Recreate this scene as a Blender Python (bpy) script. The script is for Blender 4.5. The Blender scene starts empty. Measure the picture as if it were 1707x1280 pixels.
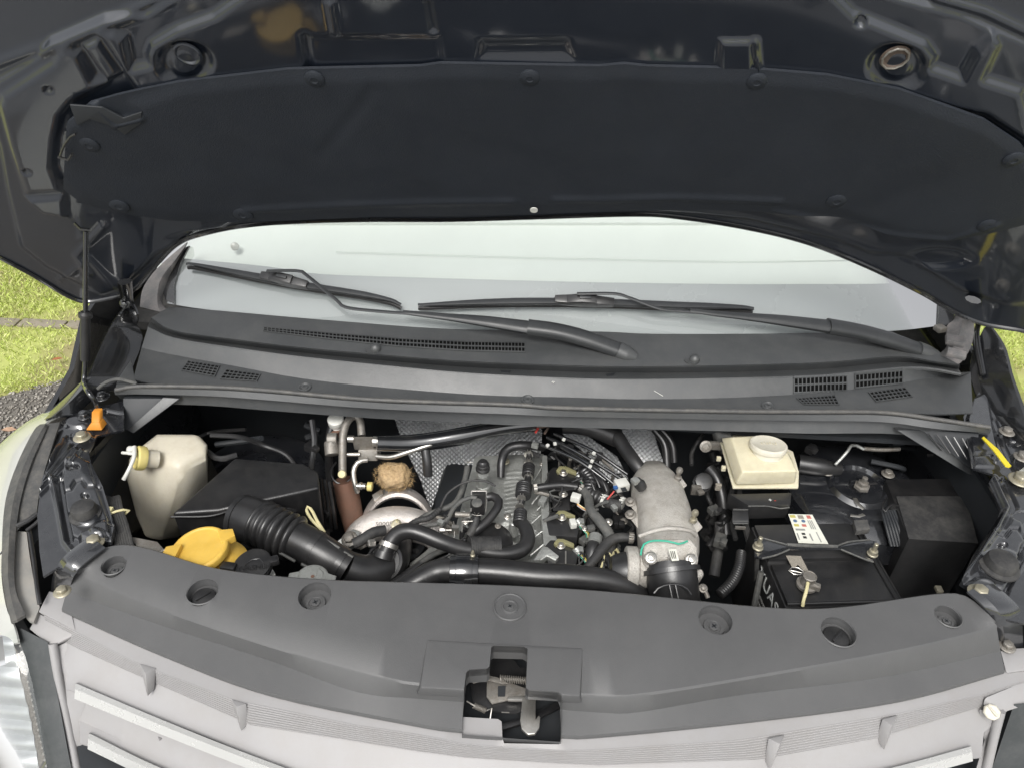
import bpy, bmesh, math, random
import numpy as np
from mathutils import Vector, Matrix, Quaternion
random.seed(7); np.random.seed(7)
R = math.radians
SC = bpy.context.scene
COL = SC.collection

# ------------------------------------------------------------------ camera
CAMZ = 1.85
PITCH, YAW, ROLL = 36.0, 1.23, 2.5
FPX, PCX, PCY = 1283.0, 853.5, 640.0
def basis():
    p, y, r = R(PITCH), R(YAW), R(ROLL)
    f = Vector((-math.sin(y)*math.cos(p), math.cos(y)*math.cos(p), -math.sin(p)))
    rt = Vector((math.cos(y), math.sin(y), 0)); dn = -(rt.cross(f))
    return f, (rt*math.cos(r) - dn*math.sin(r)), (dn*math.cos(r) + rt*math.sin(r))
CF, CR, CD = basis()
CO = Vector((0, 0, CAMZ))
cam = bpy.data.objects.new('camera', bpy.data.cameras.new('camera')); COL.objects.link(cam)
cam.matrix_world = Matrix(((CR.x, -CD.x, -CF.x, CO.x), (CR.y, -CD.y, -CF.y, CO.y), (CR.z, -CD.z, -CF.z, CO.z), (0, 0, 0, 1)))
cam.data.sensor_width = 36; cam.data.lens = 36*FPX/1707
cam.data.clip_start = .05; cam.data.clip_end = 500
SC.camera = cam

# ------------------------------------------------------------------ light
SUN_EL, SUN_AZ = 52.0, 190.0      # azimuth: direction the light comes from, degrees clockwise from +Y
w = bpy.data.worlds.new('World'); SC.world = w; w.use_nodes = True
nt = w.node_tree; nt.nodes.clear()
sky = nt.nodes.new('ShaderNodeTexSky'); sky.sky_type = 'NISHITA'; sky.sun_disc = False
sky.sun_elevation = R(SUN_EL); sky.sun_rotation = R(SUN_AZ)
sky.air_density = 1.0; sky.dust_density = 4.0; sky.ozone_density = 1.0
hs = nt.nodes.new('ShaderNodeHueSaturation'); hs.inputs['Saturation'].default_value = .12
bg = nt.nodes.new('ShaderNodeBackground'); bg.inputs['Strength'].default_value = .15
wo = nt.nodes.new('ShaderNodeOutputWorld')
nt.links.new(sky.outputs[0], hs.inputs['Color']); nt.links.new(hs.outputs[0], bg.inputs[0]); nt.links.new(bg.outputs[0], wo.inputs[0])
sd = bpy.data.lights.new('sun', 'SUN'); sd.energy = 1.5; sd.angle = R(24); sd.color = (1, .97, .92)
sun = bpy.data.objects.new('sun', sd); COL.objects.link(sun)
_d = Vector((math.sin(R(SUN_AZ))*math.cos(R(SUN_EL)), math.cos(R(SUN_AZ))*math.cos(R(SUN_EL)), math.sin(R(SUN_EL))))
sun.rotation_euler = (-_d).to_track_quat('-Z', 'Y').to_euler(); sun.location = _d*30
SC.view_settings.view_transform = 'Standard'; SC.view_settings.look = 'None'
SC.view_settings.gamma = 1; SC.view_settings.use_curve_mapping = False
SC.view_settings.exposure = 0.35

# ------------------------------------------------------------------ materials
def srgb(r, g, b):
    f = lambda c: (c/255/12.92 if c/255 <= .04045 else ((c/255+.055)/1.055)**2.4)
    return (f(r), f(g), f(b))
def mat(name, col, rough=.5, metal=0., dust=0., dustcol=(.22, .2, .17), bump=0., bscale=200., coat=0., spec=.5,
        var=.12, scale=9., rvar=.12, sss=0., ior=None, cior=1.5):
    m = bpy.data.materials.new(name); m.use_nodes = True
    n = m.node_tree.nodes; l = m.node_tree.links; b = n['Principled BSDF']
    tc = n.new('ShaderNodeTexCoord'); src = tc.outputs['Object']
    b.inputs['Metallic'].default_value = metal
    b.inputs['Specular IOR Level'].default_value = spec
    b.inputs['Coat Weight'].default_value = coat
    b.inputs['Coat Roughness'].default_value = .06; b.inputs['Coat IOR'].default_value = cior
    if ior: b.inputs['IOR'].default_value = ior
    if sss:
        b.inputs['Subsurface Weight'].default_value = sss
        b.inputs['Subsurface Radius'].default_value = (.03, .028, .02)
        b.inputs['Subsurface Scale'].default_value = .6
    n1 = n.new('ShaderNodeTexNoise'); n1.inputs['Scale'].default_value = scale; n1.inputs['Detail'].default_value = 7
    n1.inputs['Roughness'].default_value = .62
    l.new(src, n1.inputs['Vector'])
    mr = n.new('ShaderNodeMapRange'); mr.inputs[1].default_value = .3; mr.inputs[2].default_value = .7
    mr.inputs[3].default_value = 1-var; mr.inputs[4].default_value = 1+var
    l.new(n1.outputs[0], mr.inputs[0])
    mx = n.new('ShaderNodeVectorMath'); mx.operation = 'SCALE'; mx.inputs[0].default_value = col
    l.new(mr.outputs[0], mx.inputs['Scale'])
    out = mx.outputs[0]
    if dust > 0:
        n2 = n.new('ShaderNodeTexNoise'); n2.inputs['Scale'].default_value = scale*2.6; n2.inputs['Detail'].default_value = 14
        n2.inputs['Roughness'].default_value = .80
        l.new(src, n2.inputs['Vector'])
        m2 = n.new('ShaderNodeMapRange'); m2.inputs[1].default_value = .44; m2.inputs[2].default_value = .64
        m2.inputs[3].default_value = 0; m2.inputs[4].default_value = dust
        l.new(n2.outputs[0], m2.inputs[0])
        mc = n.new('ShaderNodeMix'); mc.data_type = 'RGBA'
        l.new(m2.outputs[0], mc.inputs[0]); l.new(out, mc.inputs[6]); mc.inputs[7].default_value = (*dustcol, 1)
        out = mc.outputs[2]
    l.new(out, b.inputs['Base Color'])
    r1 = n.new('ShaderNodeMapRange'); r1.inputs[1].default_value = .3; r1.inputs[2].default_value = .7
    r1.inputs[3].default_value = max(.02, rough-rvar*rough); r1.inputs[4].default_value = min(1, rough+rvar)
    l.new(n1.outputs[0], r1.inputs[0]); l.new(r1.outputs[0], b.inputs['Roughness'])
    if bump > 0:
        n3 = n.new('ShaderNodeTexNoise'); n3.inputs['Scale'].default_value = bscale; n3.inputs['Detail'].default_value = 3
        l.new(src, n3.inputs['Vector'])
        bp = n.new('ShaderNodeBump'); bp.inputs['Strength'].default_value = bump; bp.inputs['Distance'].default_value = .002
        l.new(n3.outputs[0], bp.inputs['Height']); l.new(bp.outputs[0], b.inputs['Normal'])
    return m
M = {}
M['paint'] = mat('black_paint', (.010, .011, .013), .16, coat=1., cior=1.7, var=.1, dust=.06, rvar=.15)
M['paint_in'] = mat('black_inner_paint', (.012, .013, .016), .2, coat=1., cior=1.9, dust=.16, dustcol=(.12, .12, .12), rvar=.2, spec=.8)
M['hood_in'] = mat('hood_inner_paint', (.009, .013, .022), .40, coat=.85, cior=1.75, dust=.06, dustcol=(.045, .048, .052), rvar=.1, var=.08)
M['liner'] = mat('hood_felt', (.021, .025, .033), .55, bump=.35, bscale=500, var=.12, spec=.35, dust=.15, dustcol=(.04, .042, .045))
M['slam'] = mat('grey_plastic', (.090, .0905, .092), .42, bump=.14, bscale=900, var=.06, dust=.16, dustcol=(.13, .128, .125), spec=.55, scale=9)
M['cowl'] = mat('cowl_plastic', (.052, .055, .057), .38, spec=.8, bump=.2, bscale=900, var=.12, dust=.35, dustcol=(.10, .10, .097), scale=6)
M['plast'] = mat('black_plastic', (.019, .019, .020), .30, spec=.8, dust=.22, dustcol=(.07, .066, .06), bump=.08, bscale=600)
M['plast_dusty'] = mat('dusty_black_plastic', (.012, .012, .013), .34, spec=.8, dust=.3, dustcol=(.05, .047, .044), bump=.15, bscale=600, scale=14)
M['wiper'] = mat('wiper_black', (.030, .032, .034), .36, dust=.2, dustcol=(.08, .08, .08))
M['rubber'] = mat('black_rubber', (.017, .017, .018), .33, dust=.2, dustcol=(.07, .065, .06), spec=.75, bump=.06, bscale=300)
M['rubber_d'] = mat('dull_rubber', (.03, .03, .031), .62, dust=.45, dustcol=(.12, .115, .105))
M['hose'] = mat('grey_hose', (.075, .077, .075), .6, dust=.5, dustcol=(.2, .19, .17), scale=25)
M['dark'] = mat('dark_bay', (.026, .029, .033), .5, dust=.2, dustcol=(.03, .028, .025))
M['alu'] = mat('cast_aluminium', (.60, .575, .53), .44, metal=.45, dust=.5, dustcol=(.30, .26, .21), bump=.9, bscale=700, scale=16)
M['alu_w'] = mat('pale_cast_aluminium', (.78, .73, .69), .36, metal=.55, dust=.4, dustcol=(.42, .36, .30), bump=.7, bscale=600, scale=20)
M['alu_s'] = mat('grey_cast_metal', (.46, .47, .45), .36, metal=.6, dust=.45, dustcol=(.16, .16, .14), bump=.5, bscale=350, scale=14)
M['steel'] = mat('bright_steel', (.62, .6, .56), .3, metal=.9, dust=.3, dustcol=(.3, .26, .2), scale=40)
M['steel_d'] = mat('dull_steel', (.30, .285, .26), .5, metal=.6, dust=.6, dustcol=(.16, .13, .10), scale=30, bump=.3, bscale=500)
M['zinc'] = mat('zinc_yellow', (.42, .39, .30), .38, metal=.6, dust=.4, dustcol=(.3, .26, .18), scale=40)
M['copper'] = mat('brown_duct', (.22, .12, .085), .45, metal=.35, dust=.4, dustcol=(.12, .10, .08), scale=10, bump=.2)
M['silver'] = mat('silver_plastic', (.335, .328, .33), .5, metal=.05, dust=.3, dustcol=(.29, .27, .25), scale=4, var=.05)
M['chrome'] = mat('chrome', (.86, .86, .84), .14, metal=.95, dust=.22, dustcol=(.5, .48, .44), scale=12)
M['chromeflat'] = mat('satin_silver', (.62, .62, .605), .22, metal=.3, scale=14, var=.04)
M['yellow'] = mat('yellow_plastic', (.66, .42, .07), .42, dust=.3, dustcol=(.62, .44, .12), scale=25, var=.12, bump=.1)
M['orange'] = mat('orange_plastic', (.62, .24, .02), .45, dust=.3, dustcol=(.4, .2, .06), scale=40)
M['yline'] = mat('yellow_strap', (.68, .56, .03), .5)
M['cream'] = mat('cream_plastic', (.66, .60, .34), .45, dust=.3, dustcol=(.5, .44, .25), scale=30)
M['capyel'] = mat('pale_yellow_cap', (.66, .56, .20), .42, dust=.3, dustcol=(.6, .5, .25), scale=30)
M['white'] = mat('white_plastic', (.66, .66, .62), .4, dust=.2, dustcol=(.5, .48, .4), scale=30)
M['tank'] = mat('tank_plastic', (.60, .56, .46), .42, sss=.35, dust=.35, dustcol=(.44, .38, .28), scale=11, var=.08)
M['reserv'] = mat('reservoir_plastic', (.66, .61, .45), .38, sss=.3, dust=.3, dustcol=(.46, .40, .26), scale=22, var=.1)
M['fluff'] = mat('insulation_wool', (.52, .36, .18), .95, dust=.6, dustcol=(.34, .24, .12), scale=60, bump=1., bscale=260)
M['pillar'] = mat('pillar_grey', (.13, .128, .128), .42, dust=.5, dustcol=(.32, .28, .26), scale=12)
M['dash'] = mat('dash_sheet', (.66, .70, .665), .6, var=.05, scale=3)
M['frit_sheen'] = mat('frit_band', (.33, .345, .35), .2, var=.03, scale=3, spec=.8)  # grey base stands in for sky reflected on the black frit
M['yellowmetal'] = mat('olive_strip', (.34, .32, .17), .4, metal=.3, dust=.3, dustcol=(.2, .18, .1))
M['seat'] = mat('rusty_seat', (.10, .07, .055), .6, dust=.5, dustcol=(.2, .16, .13), scale=60)
M['capcream'] = mat('cap_cream', (.70, .67, .57), .4, dust=.4, dustcol=(.55, .50, .38), scale=30)
M['sign_y'] = mat('printed_yellow', (.52, .46, .14), .5)
M['sign_r'] = mat('printed_red', (.50, .16, .13), .5)
M['sign_b'] = mat('printed_blue', (.10, .16, .26), .5)
M['tuft'] = mat('scorched_wool', (.54, .39, .22), .95, dust=.7, dustcol=(.30, .20, .11), scale=45, bump=1., bscale=260, var=.3)
M['vent_shade'] = mat('painted_vent_shade', (.004, .004, .004), .9, spec=.1)  # near-black colour paints the shade inside the vent openings
M['green'] = mat('green_mark', (.05, .42, .28), .5)
M['blue'] = mat('blue_mark', (.04, .12, .32), .5)
M['red'] = mat('red_mark', (.5, .05, .04), .5)
M['paper'] = mat('label_paper', (.74, .74, .66), .5, var=.05)
M['paper_d'] = mat('worn_label', (.34, .31, .26), .6, dust=.7, dustcol=(.1, .09, .08), scale=160)
M['ink'] = mat('black_ink', (.03, .03, .03), .6)
M['grey_print'] = mat('grey_print', (.30, .30, .29), .5)
M['white_print'] = mat('white_print', (.62, .64, .62), .5)
M['leafy'] = mat('dry_leaf', (.34, .13, .05), .7, var=.3, scale=60)
M['leafp'] = mat('pale_leaf', (.42, .27, .18), .7, var=.3, scale=60)
M['seal'] = mat('rubber_seal', (.075, .075, .074), .5, dust=.6, dustcol=(.16, .15, .135), scale=18, bump=.3)
M['housing'] = mat('headlamp_housing', (.27, .265, .25), .55, dust=.6, dustcol=(.35, .32, .28), scale=14)
M['lens'] = mat('lamp_lens', (.56, .565, .53), .12, coat=.8, var=.06, scale=6, spec=.8)
M['reflector'] = mat('lamp_reflector', (.55, .56, .57), .34, metal=.7, scale=20)
M['panel'] = mat('lamp_side_rubber', (.055, .06, .062), .5, dust=.4, dustcol=(.12, .12, .12))
def foil_mat():
    m = bpy.data.materials.new('embossed_foil'); m.use_nodes = True
    n = m.node_tree.nodes; l = m.node_tree.links; b = n['Principled BSDF']
    b.inputs['Metallic'].default_value = .45
    tc = n.new('ShaderNodeTexCoord')
    ns = n.new('ShaderNodeTexNoise'); ns.inputs['Scale'].default_value = 9; ns.inputs['Detail'].default_value = 8; l.new(tc.outputs['Object'], ns.inputs['Vector'])
    cr = n.new('ShaderNodeValToRGB'); cr.color_ramp.elements[0].position = .42; cr.color_ramp.elements[0].color = (.48, .49, .50, 1)
    cr.color_ramp.elements[1].position = .62; cr.color_ramp.elements[1].color = (.85, .86, .86, 1)
    l.new(ns.outputs[0], cr.inputs[0]); l.new(cr.outputs[0], b.inputs['Base Color'])
    b.inputs['Roughness'].default_value = .28
    return m
M['foil'] = foil_mat()
def glass_mat():
    m = bpy.data.materials.new('window_glass'); m.use_nodes = True
    n = m.node_tree.nodes; l = m.node_tree.links; n.remove(n['Principled BSDF'])
    o = n['Material Output']; tr = n.new('ShaderNodeBsdfTransparent'); gl = n.new('ShaderNodeBsdfGlossy'); gl.inputs['Roughness'].default_value = .03
    tr.inputs[0].default_value = (.95, .965, .955, 1)
    fr = n.new('ShaderNodeFresnel'); fr.inputs[0].default_value = 1.55; mx = n.new('ShaderNodeMixShader')
    l.new(fr.outputs[0], mx.inputs[0]); l.new(tr.outputs[0], mx.inputs[1]); l.new(gl.outputs[0], mx.inputs[2]); l.new(mx.outputs[0], o.inputs[0])
    return m
M['glass'] = glass_mat()

# ------------------------------------------------------------------ pixel of the photograph (1707 x 1280) -> point of the place on a real surface
def gZ(z0): return lambda x, y, z: z - z0
def gY(y0): return lambda x, y, z: y - y0
HA = R(60); H0y, H0z = 1.275, 1.10
def gHood(off=0.):
    sn, cs = math.sin(HA), math.cos(HA)
    return lambda x, y, z: sn*(y-H0y) + cs*(z-H0z) - .07*(1-(x/.8)**2) + off
WA = R(38)
def gWS(off=0.):          # windscreen surface, off = metres above the glass
    sn, cs = math.sin(WA), math.cos(WA)
    return lambda x, y, z: -sn*(y-1.285-.075*(x/.72)**2) + cs*(z-1.04) - off
def gPl(p, n): return lambda x, y, z: (x-p[0])*n[0] + (y-p[1])*n[1] + (z-p[2])*n[2]
def PN(X, Y, g):
    X = np.asarray(X, float); Y = np.asarray(Y, float)
    a = (X-PCX)/FPX; b = (Y-PCY)/FPX
    d = [CF[i]+a*CR[i]+b*CD[i] for i in range(3)]
    t = np.full(X.shape, 1.2)
    for _ in range(8):
        v = g(t*d[0], t*d[1], CAMZ+t*d[2]); e = 1e-4
        v2 = g((t+e)*d[0], (t+e)*d[1], CAMZ+(t+e)*d[2])
        t = t - v*e/(v2-v)
    return np.stack([t*d[0], t*d[1], CAMZ+t*d[2]], -1)
def P(px, py, s):
    g = s if callable(s) else gZ(s)
    return Vector(PN(np.array([px]), np.array([py]), g)[0])
def MPP(p): return (Vector(p)-CO).dot(CF)/FPX          # metres per photograph pixel at point p
def pl(pts, s): return [P(q[0], q[1], q[2] if len(q) > 2 else s) for q in pts]

# ------------------------------------------------------------------ mesh builder
def arc(pts, n, smooth=True):
    pts = [Vector(p) for p in pts]
    if smooth and len(pts) > 2:
        q = [2*pts[0]-pts[1]] + pts + [2*pts[-1]-pts[-2]]; out = []
        K = 10
        for i in range(1, len(q)-2):
            p0, p1, p2, p3 = q[i-1], q[i], q[i+1], q[i+2]
            for k in range(K):
                t = k/K
                out.append(.5*((2*p1)+(p2-p0)*t+(2*p0-5*p1+4*p2-p3)*t*t+(3*p1-p0-3*p2+p3)*t**3))
        out.append(q[-2]); pts = out
    L = [0]
    for a, b in zip(pts, pts[1:]): L.append(L[-1]+(b-a).length)
    res = []; j = 0
    for i in range(n):
        s = L[-1]*i/(n-1)
        while j < len(L)-2 and L[j+1] < s: j += 1
        k = (s-L[j])/max(1e-9, L[j+1]-L[j]); res.append(pts[j].lerp(pts[j+1], min(1, max(0, k))))
    return res
class MB:
    def __init__(s): s.v = []; s.f = []; s.m = []
    def add(s, vs, fs, m=0):
        o = len(s.v); s.v += [tuple(v) for v in vs]
        for f in fs: s.f.append([o+i for i in f]); s.m.append(m)
        return s
    def loft(s, curves, n=24, m=0, smooth=True, thick=0, td=(0, 0, -1), closed=False):
        rows = [arc(c, n, smooth) for c in curves] if n else [[Vector(p) for p in c] for c in curves]
        n = len(rows[0]); nr = len(rows); vs = [p for r in rows for p in r]; fs = []
        for i in range(nr-1):
            for j in range(n-1 if not closed else n):
                a = i*n+j; b = i*n+(j+1) % n; fs.append((a, b, b+n, a+n))
        if thick:
            t = Vector(td)*thick; N = len(vs); vs += [p+t for p in vs]
            fs2 = [tuple(N+i for i in reversed(f)) for f in fs]
            sd_ = []
            for j in range(n-1):
                sd_ += [(j+1, j, j+N, j+1+N), ((nr-1)*n+j, (nr-1)*n+j+1, (nr-1)*n+j+1+N, (nr-1)*n+j+N)]
            for i in range(nr-1):
                sd_ += [(i*n, (i+1)*n, (i+1)*n+N, i*n+N), ((i+1)*n+n-1, i*n+n-1, i*n+n-1+N, (i+1)*n+n-1+N)]
            fs = fs+fs2+sd_
        return s.add(vs, fs, m)
    def tube(s, pts, r, n=12, seg=None, m=0, cap=True, corr=None, smooth=True, flat=1.):
        # pts world points, r radius or list, corr=(number of rings, amplitude)
        pts = [Vector(p) for p in pts]
        L = sum((b-a).length for a, b in zip(pts, pts[1:]))
        if seg is None: seg = max(2, int(L/.008)) if len(pts) > 2 else 2
        if corr: seg = max(seg, corr[0]*8)
        seg = min(seg, 260)
        path = arc(pts, seg, smooth)
        if isinstance(r, (int, float)): rr = [r]*seg
        else:
            rr = list(np.interp(np.linspace(0, 1, seg), np.linspace(0, 1, len(r)), r))
        if corr:
            rr = [a*(1+corr[1]*math.copysign(abs(math.sin(math.pi*corr[0]*i/(seg-1)))**.6, 1)-corr[1]*.5) for i, a in enumerate(rr)]
        T = [(path[min(i+1, seg-1)]-path[max(i-1, 0)]).normalized() for i in range(seg)]
        up = Vector((0, 0, 1)) if abs(T[0].z) < .9 else Vector((0, 1, 0))
        N_ = (up-T[0]*up.dot(T[0])).normalized(); vs = []
        for i in range(seg):
            N_ = (N_-T[i]*N_.dot(T[i])).normalized(); B = T[i].cross(N_)
            for k in range(n):
                a = 2*math.pi*k/n; vs.append(path[i]+(N_*math.cos(a)*flat+B*math.sin(a))*rr[i])
        fs = [(i*n+k, i*n+(k+1) % n, (i+1)*n+(k+1) % n, (i+1)*n+k) for i in range(seg-1) for k in range(n)]
        if cap: fs += [tuple(range(n-1, -1, -1)), tuple((seg-1)*n+k for k in range(n))]
        return s.add(vs, fs, m)
    def lathe(s, c, prof, ax=(0, 0, 1), n=24, m=0, cap=True):
        c = Vector(c); ax = Vector(ax).normalized(); q = Vector((0, 0, 1)).rotation_difference(ax)
        X = q @ Vector((1, 0, 0)); Y = q @ Vector((0, 1, 0)); vs = []
        for (r, h) in prof:
            for k in range(n):
                a = 2*math.pi*k/n; vs.append(c+ax*h+(X*math.cos(a)+Y*math.sin(a))*r)
        k_ = len(prof)
        fs = [(i*n+k, i*n+(k+1) % n, (i+1)*n+(k+1) % n, (i+1)*n+k) for i in range(k_-1) for k in range(n)]
        if cap: fs += [tuple(range(n-1, -1, -1)), tuple((k_-1)*n+k for k in range(n))]
        return s.add(vs, fs, m)
    def prism(s, pts, d, m=0):      # polygon pts (ordered) pushed by vector d
        pts = [Vector(p) for p in pts]; d = Vector(d); n = len(pts)
        vs = pts+[p+d for p in pts]
        fs = [tuple(range(n)), tuple(n+i for i in reversed(range(n)))]+[((i+1) % n, i, i+n, (i+1) % n+n) for i in range(n)]
        return s.add(vs, fs, m)
    def hull(s, pts, m=0):
        bm = bmesh.new()
        for p in pts: bm.verts.new(p)
        r = bmesh.ops.convex_hull(bm, input=bm.verts)
        bmesh.ops.delete(bm, geom=list({g for g in r['geom_interior']+r['geom_unused'] if isinstance(g, bmesh.types.BMVert)}), context='VERTS')
        bmesh.ops.dissolve_limit(bm, angle_limit=R(1.5), verts=bm.verts, edges=bm.edges)
        bm.verts.ensure_lookup_table(); bm.verts.index_update()
        s.add([v.co.copy() for v in bm.verts], [[v.index for v in f.verts] for f in bm.faces], m); bm.free(); return s
    def box(s, c, size, rot=None, m=0):
        c = Vector(c); h = [x/2 for x in size]; q = rot if rot is not None else Matrix.Identity(3)
        vs = [c+q @ Vector((x*h[0], y*h[1], z*h[2])) for x in (-1, 1) for y in (-1, 1) for z in (-1, 1)]
        return s.add(vs, [(0, 1, 3, 2), (4, 6, 7, 5), (0, 4, 5, 1), (2, 3, 7, 6), (0, 2, 6, 4), (1, 5, 7, 3)], m)
WL = {}
def build(mb, name, mats, parent=None, bevel=0, bseg=2, ang=38, label=None, kind=None, recalc=True, sub=0, origin=None):
    if not isinstance(mats, (list, tuple)): mats = [mats]
    me = bpy.data.meshes.new(name); vs = np.array(mb.v, float)
    c = Vector(origin) if origin is not None else Vector(((vs.min(0)+vs.max(0))/2).tolist())
    me.from_pydata([tuple(v) for v in (vs-np.array(c)).tolist()], [], mb.f)
    for m_ in mats: me.materials.append(M[m_] if isinstance(m_, str) else m_)
    me.polygons.foreach_set('material_index', mb.m)
    if recalc or bevel:
        bm = bmesh.new(); bm.from_mesh(me)
        if recalc: bmesh.ops.recalc_face_normals(bm, faces=bm.faces)
        if bevel:
            es = [e for e in bm.edges if len(e.link_faces) == 2 and e.calc_face_angle(0) > R(ang)]
            if es: bmesh.ops.bevel(bm, geom=es, offset=bevel, segments=bseg, profile=.6, affect='EDGES', clamp_overlap=True)
        bm.to_mesh(me); bm.free()
    me.shade_smooth(); me.set_sharp_from_angle(angle=R(ang if not bevel else 50))
    o = bpy.data.objects.new(name, me); COL.objects.link(o)
    if parent is not None: o.parent = parent; o.location = c-WL[parent.name]
    else: o.location = c
    WL[o.name] = c
    if label: o['label'] = label
    if kind: o['kind'] = kind
    if sub: md = o.modifiers.new('sub', 'SUBSURF'); md.levels = md.render_levels = sub
    return o
def tag(o, label=None, cat=None, group=None, kind=None):
    for k, v in (('label', label), ('category', cat), ('group', group), ('kind', kind)):
        if v: o[k] = v
    return o
def cut(o, cutters):
    """exact boolean difference with throw-away meshes"""
    for mb in cutters:
        me = bpy.data.meshes.new('tmp'); me.from_pydata([tuple(v) for v in mb.v], [], mb.f)
        bm = bmesh.new(); bm.from_mesh(me); bmesh.ops.recalc_face_normals(bm, faces=bm.faces); bm.to_mesh(me); bm.free()
        t = bpy.data.objects.new('tmp', me); COL.objects.link(t)
        md = o.modifiers.new('b', 'BOOLEAN'); md.operation = 'DIFFERENCE'; md.object = t; md.solver = 'EXACT'
        bpy.context.view_layer.update()
        ev = o.evaluated_get(bpy.context.evaluated_depsgraph_get()); nm = bpy.data.meshes.new_from_object(ev)
        o.modifiers.clear(); o.data = nm; bpy.data.objects.remove(t)
    o.data.shade_smooth(); o.data.set_sharp_from_angle(angle=R(30))
def text(s_, name, p, size, xdir, ndir, m, parent, squash=1.):
    cu = bpy.data.curves.new(name, 'FONT'); cu.body = s_; cu.size = size; cu.extrude = .0003; cu.align_x = 'CENTER'; cu.align_y = 'CENTER'
    t = bpy.data.objects.new(name, cu); COL.objects.link(t); bpy.context.view_layer.update()
    me = bpy.data.meshes.new_from_object(t.evaluated_get(bpy.context.evaluated_depsgraph_get())); bpy.data.objects.remove(t)
    X = Vector(xdir).normalized(); N_ = Vector(ndir).normalized(); Y = N_.cross(X).normalized(); X = Y.cross(N_)
    me.transform(Matrix(((X.x*squash, Y.x, N_.x, 0), (X.y*squash, Y.y, N_.y, 0), (X.z*squash, Y.z, N_.z, 0), (0, 0, 0, 1))))
    me.materials.clear(); me.materials.append(M[m])
    o = bpy.data.objects.new(name, me); COL.objects.link(o); o.parent = parent
    o.location = Vector(p)-WL[parent.name]; WL[o.name] = Vector(p); return o
def up_at(p): return Vector((0, 0, 1))
def bolt(p, rpx, parent, ax=(0, 0, 1), m='zinc', name='bolt', washer=True):
    mp = MPP(p)*rpx; mb = MB()
    if washer: mb.lathe(p, [(mp*1.55, 0), (mp*1.55, mp*.18), (mp*1.1, mp*.3)], ax, 20)
    mb.lathe(p, [(mp, mp*.2), (mp, mp*.95), (mp*.82, mp*1.1)], ax, 6)
    mb.lathe(p, [(mp*.55, mp*1.1), (mp*.5, mp*1.13)], ax, 12)
    return build(mb, name, m, parent, bevel=mp*.06, bseg=1)

# signed distance tools for stamped sheet metal
def sdpoly(poly, X, Y):
    d = np.full(X.shape, 1e9); ins = np.zeros(X.shape, bool); n = len(poly)
    for i in range(n):
        x1, y1 = poly[i]; x2, y2 = poly[(i+1) % n]; dx, dy = x2-x1, y2-y1
        t = np.clip(((X-x1)*dx+(Y-y1)*dy)/(dx*dx+dy*dy+1e-9), 0, 1)
        d = np.minimum(d, np.hypot(X-x1-t*dx, Y-y1-t*dy))
        c = ((y1 > Y) != (y2 > Y)) & (X < (x2-x1)*(Y-y1)/((y2-y1)+1e-12)+x1); ins ^= c
    return np.where(ins, -d, d)
def sdline(line, X, Y):
    d = np.full(X.shape, 1e9)
    for (x1, y1), (x2, y2) in zip(line, line[1:]):
        dx, dy = x2-x1, y2-y1; t = np.clip(((X-x1)*dx+(Y-y1)*dy)/(dx*dx+dy*dy+1e-9), 0, 1)
        d = np.minimum(d, np.hypot(X-x1-t*dx, Y-y1-t*dy))
    return d
def feats(F_, X, Y):
    o = np.zeros(X.shape)
    for f in F_:
        if f[0] == 'p':
            s = np.clip(.5-sdpoly(f[1], X, Y)/f[3], 0, 1); o += f[2]*s*s*(3-2*s)
        elif f[0] == 'l': o += f[3]*np.exp(-(sdline(f[1], X, Y)/f[2])**2)
        elif f[0] == 'e':
            cx, cy, rx, ry, h, soft = f[1:]; s = np.clip(.5-(np.hypot((X-cx)/rx, (Y-cy)/ry)-1)*min(rx, ry)/soft, 0, 1); o += h*s*s*(3-2*s)
    return o
def field(name, mats, parent, top, bot, nu, nv, gmake, nrm, F_, thick=.006, label=None, matfn=None):
    """stamped sheet: px polylines top and bottom, rows between them; gmake(0) surface; features push it along nrm (metres)"""
    top = np.array(top, float); bot = np.array(bot, float)
    def rs(c):
        L = np.r_[0, np.cumsum(np.hypot(*np.diff(c, axis=0).T))]; s = np.linspace(0, L[-1], nu)
        return np.stack([np.interp(s, L, c[:, 0]), np.interp(s, L, c[:, 1])], -1)
    a, b = rs(top), rs(bot); v = np.linspace(0, 1, nv)[:, None, None]
    G = a[None]*(1-v)+b[None]*v; X, Y = G[..., 0], G[..., 1]
    o = feats(F_, X, Y)
    W = PN(X, Y, gmake)+o[..., None]*np.array(nrm)
    W2 = PN(X, Y, gmake)-thick*np.array(nrm)
    vs = np.concatenate([W.reshape(-1, 3), W2.reshape(-1, 3)]); N = nu*nv
    i, j = np.meshgrid(np.arange(nv-1), np.arange(nu-1), indexing='ij'); q = (i*nu+j).ravel()
    f1 = np.stack([q, q+1, q+nu+1, q+nu], -1); f2 = f1[:, ::-1]+N
    e = []
    for k in range(nu-1):
        e += [(k+1, k, k+N, k+1+N), ((nv-1)*nu+k, (nv-1)*nu+k+1, (nv-1)*nu+k+1+N, (nv-1)*nu+k+N)]
    for k in range(nv-1):
        e += [(k*nu, (k+1)*nu, (k+1)*nu+N, k*nu+N), ((k+1)*nu+nu-1, k*nu+nu-1, k*nu+nu-1+N, (k+1)*nu+nu-1+N)]
    mb = MB(); mb.v = vs.tolist(); mb.f = f1.tolist()+f2.tolist()+e; mb.m = [0]*len(mb.f)
    return build(mb, name, mats, parent, label=label, recalc=True, ang=60)
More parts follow.
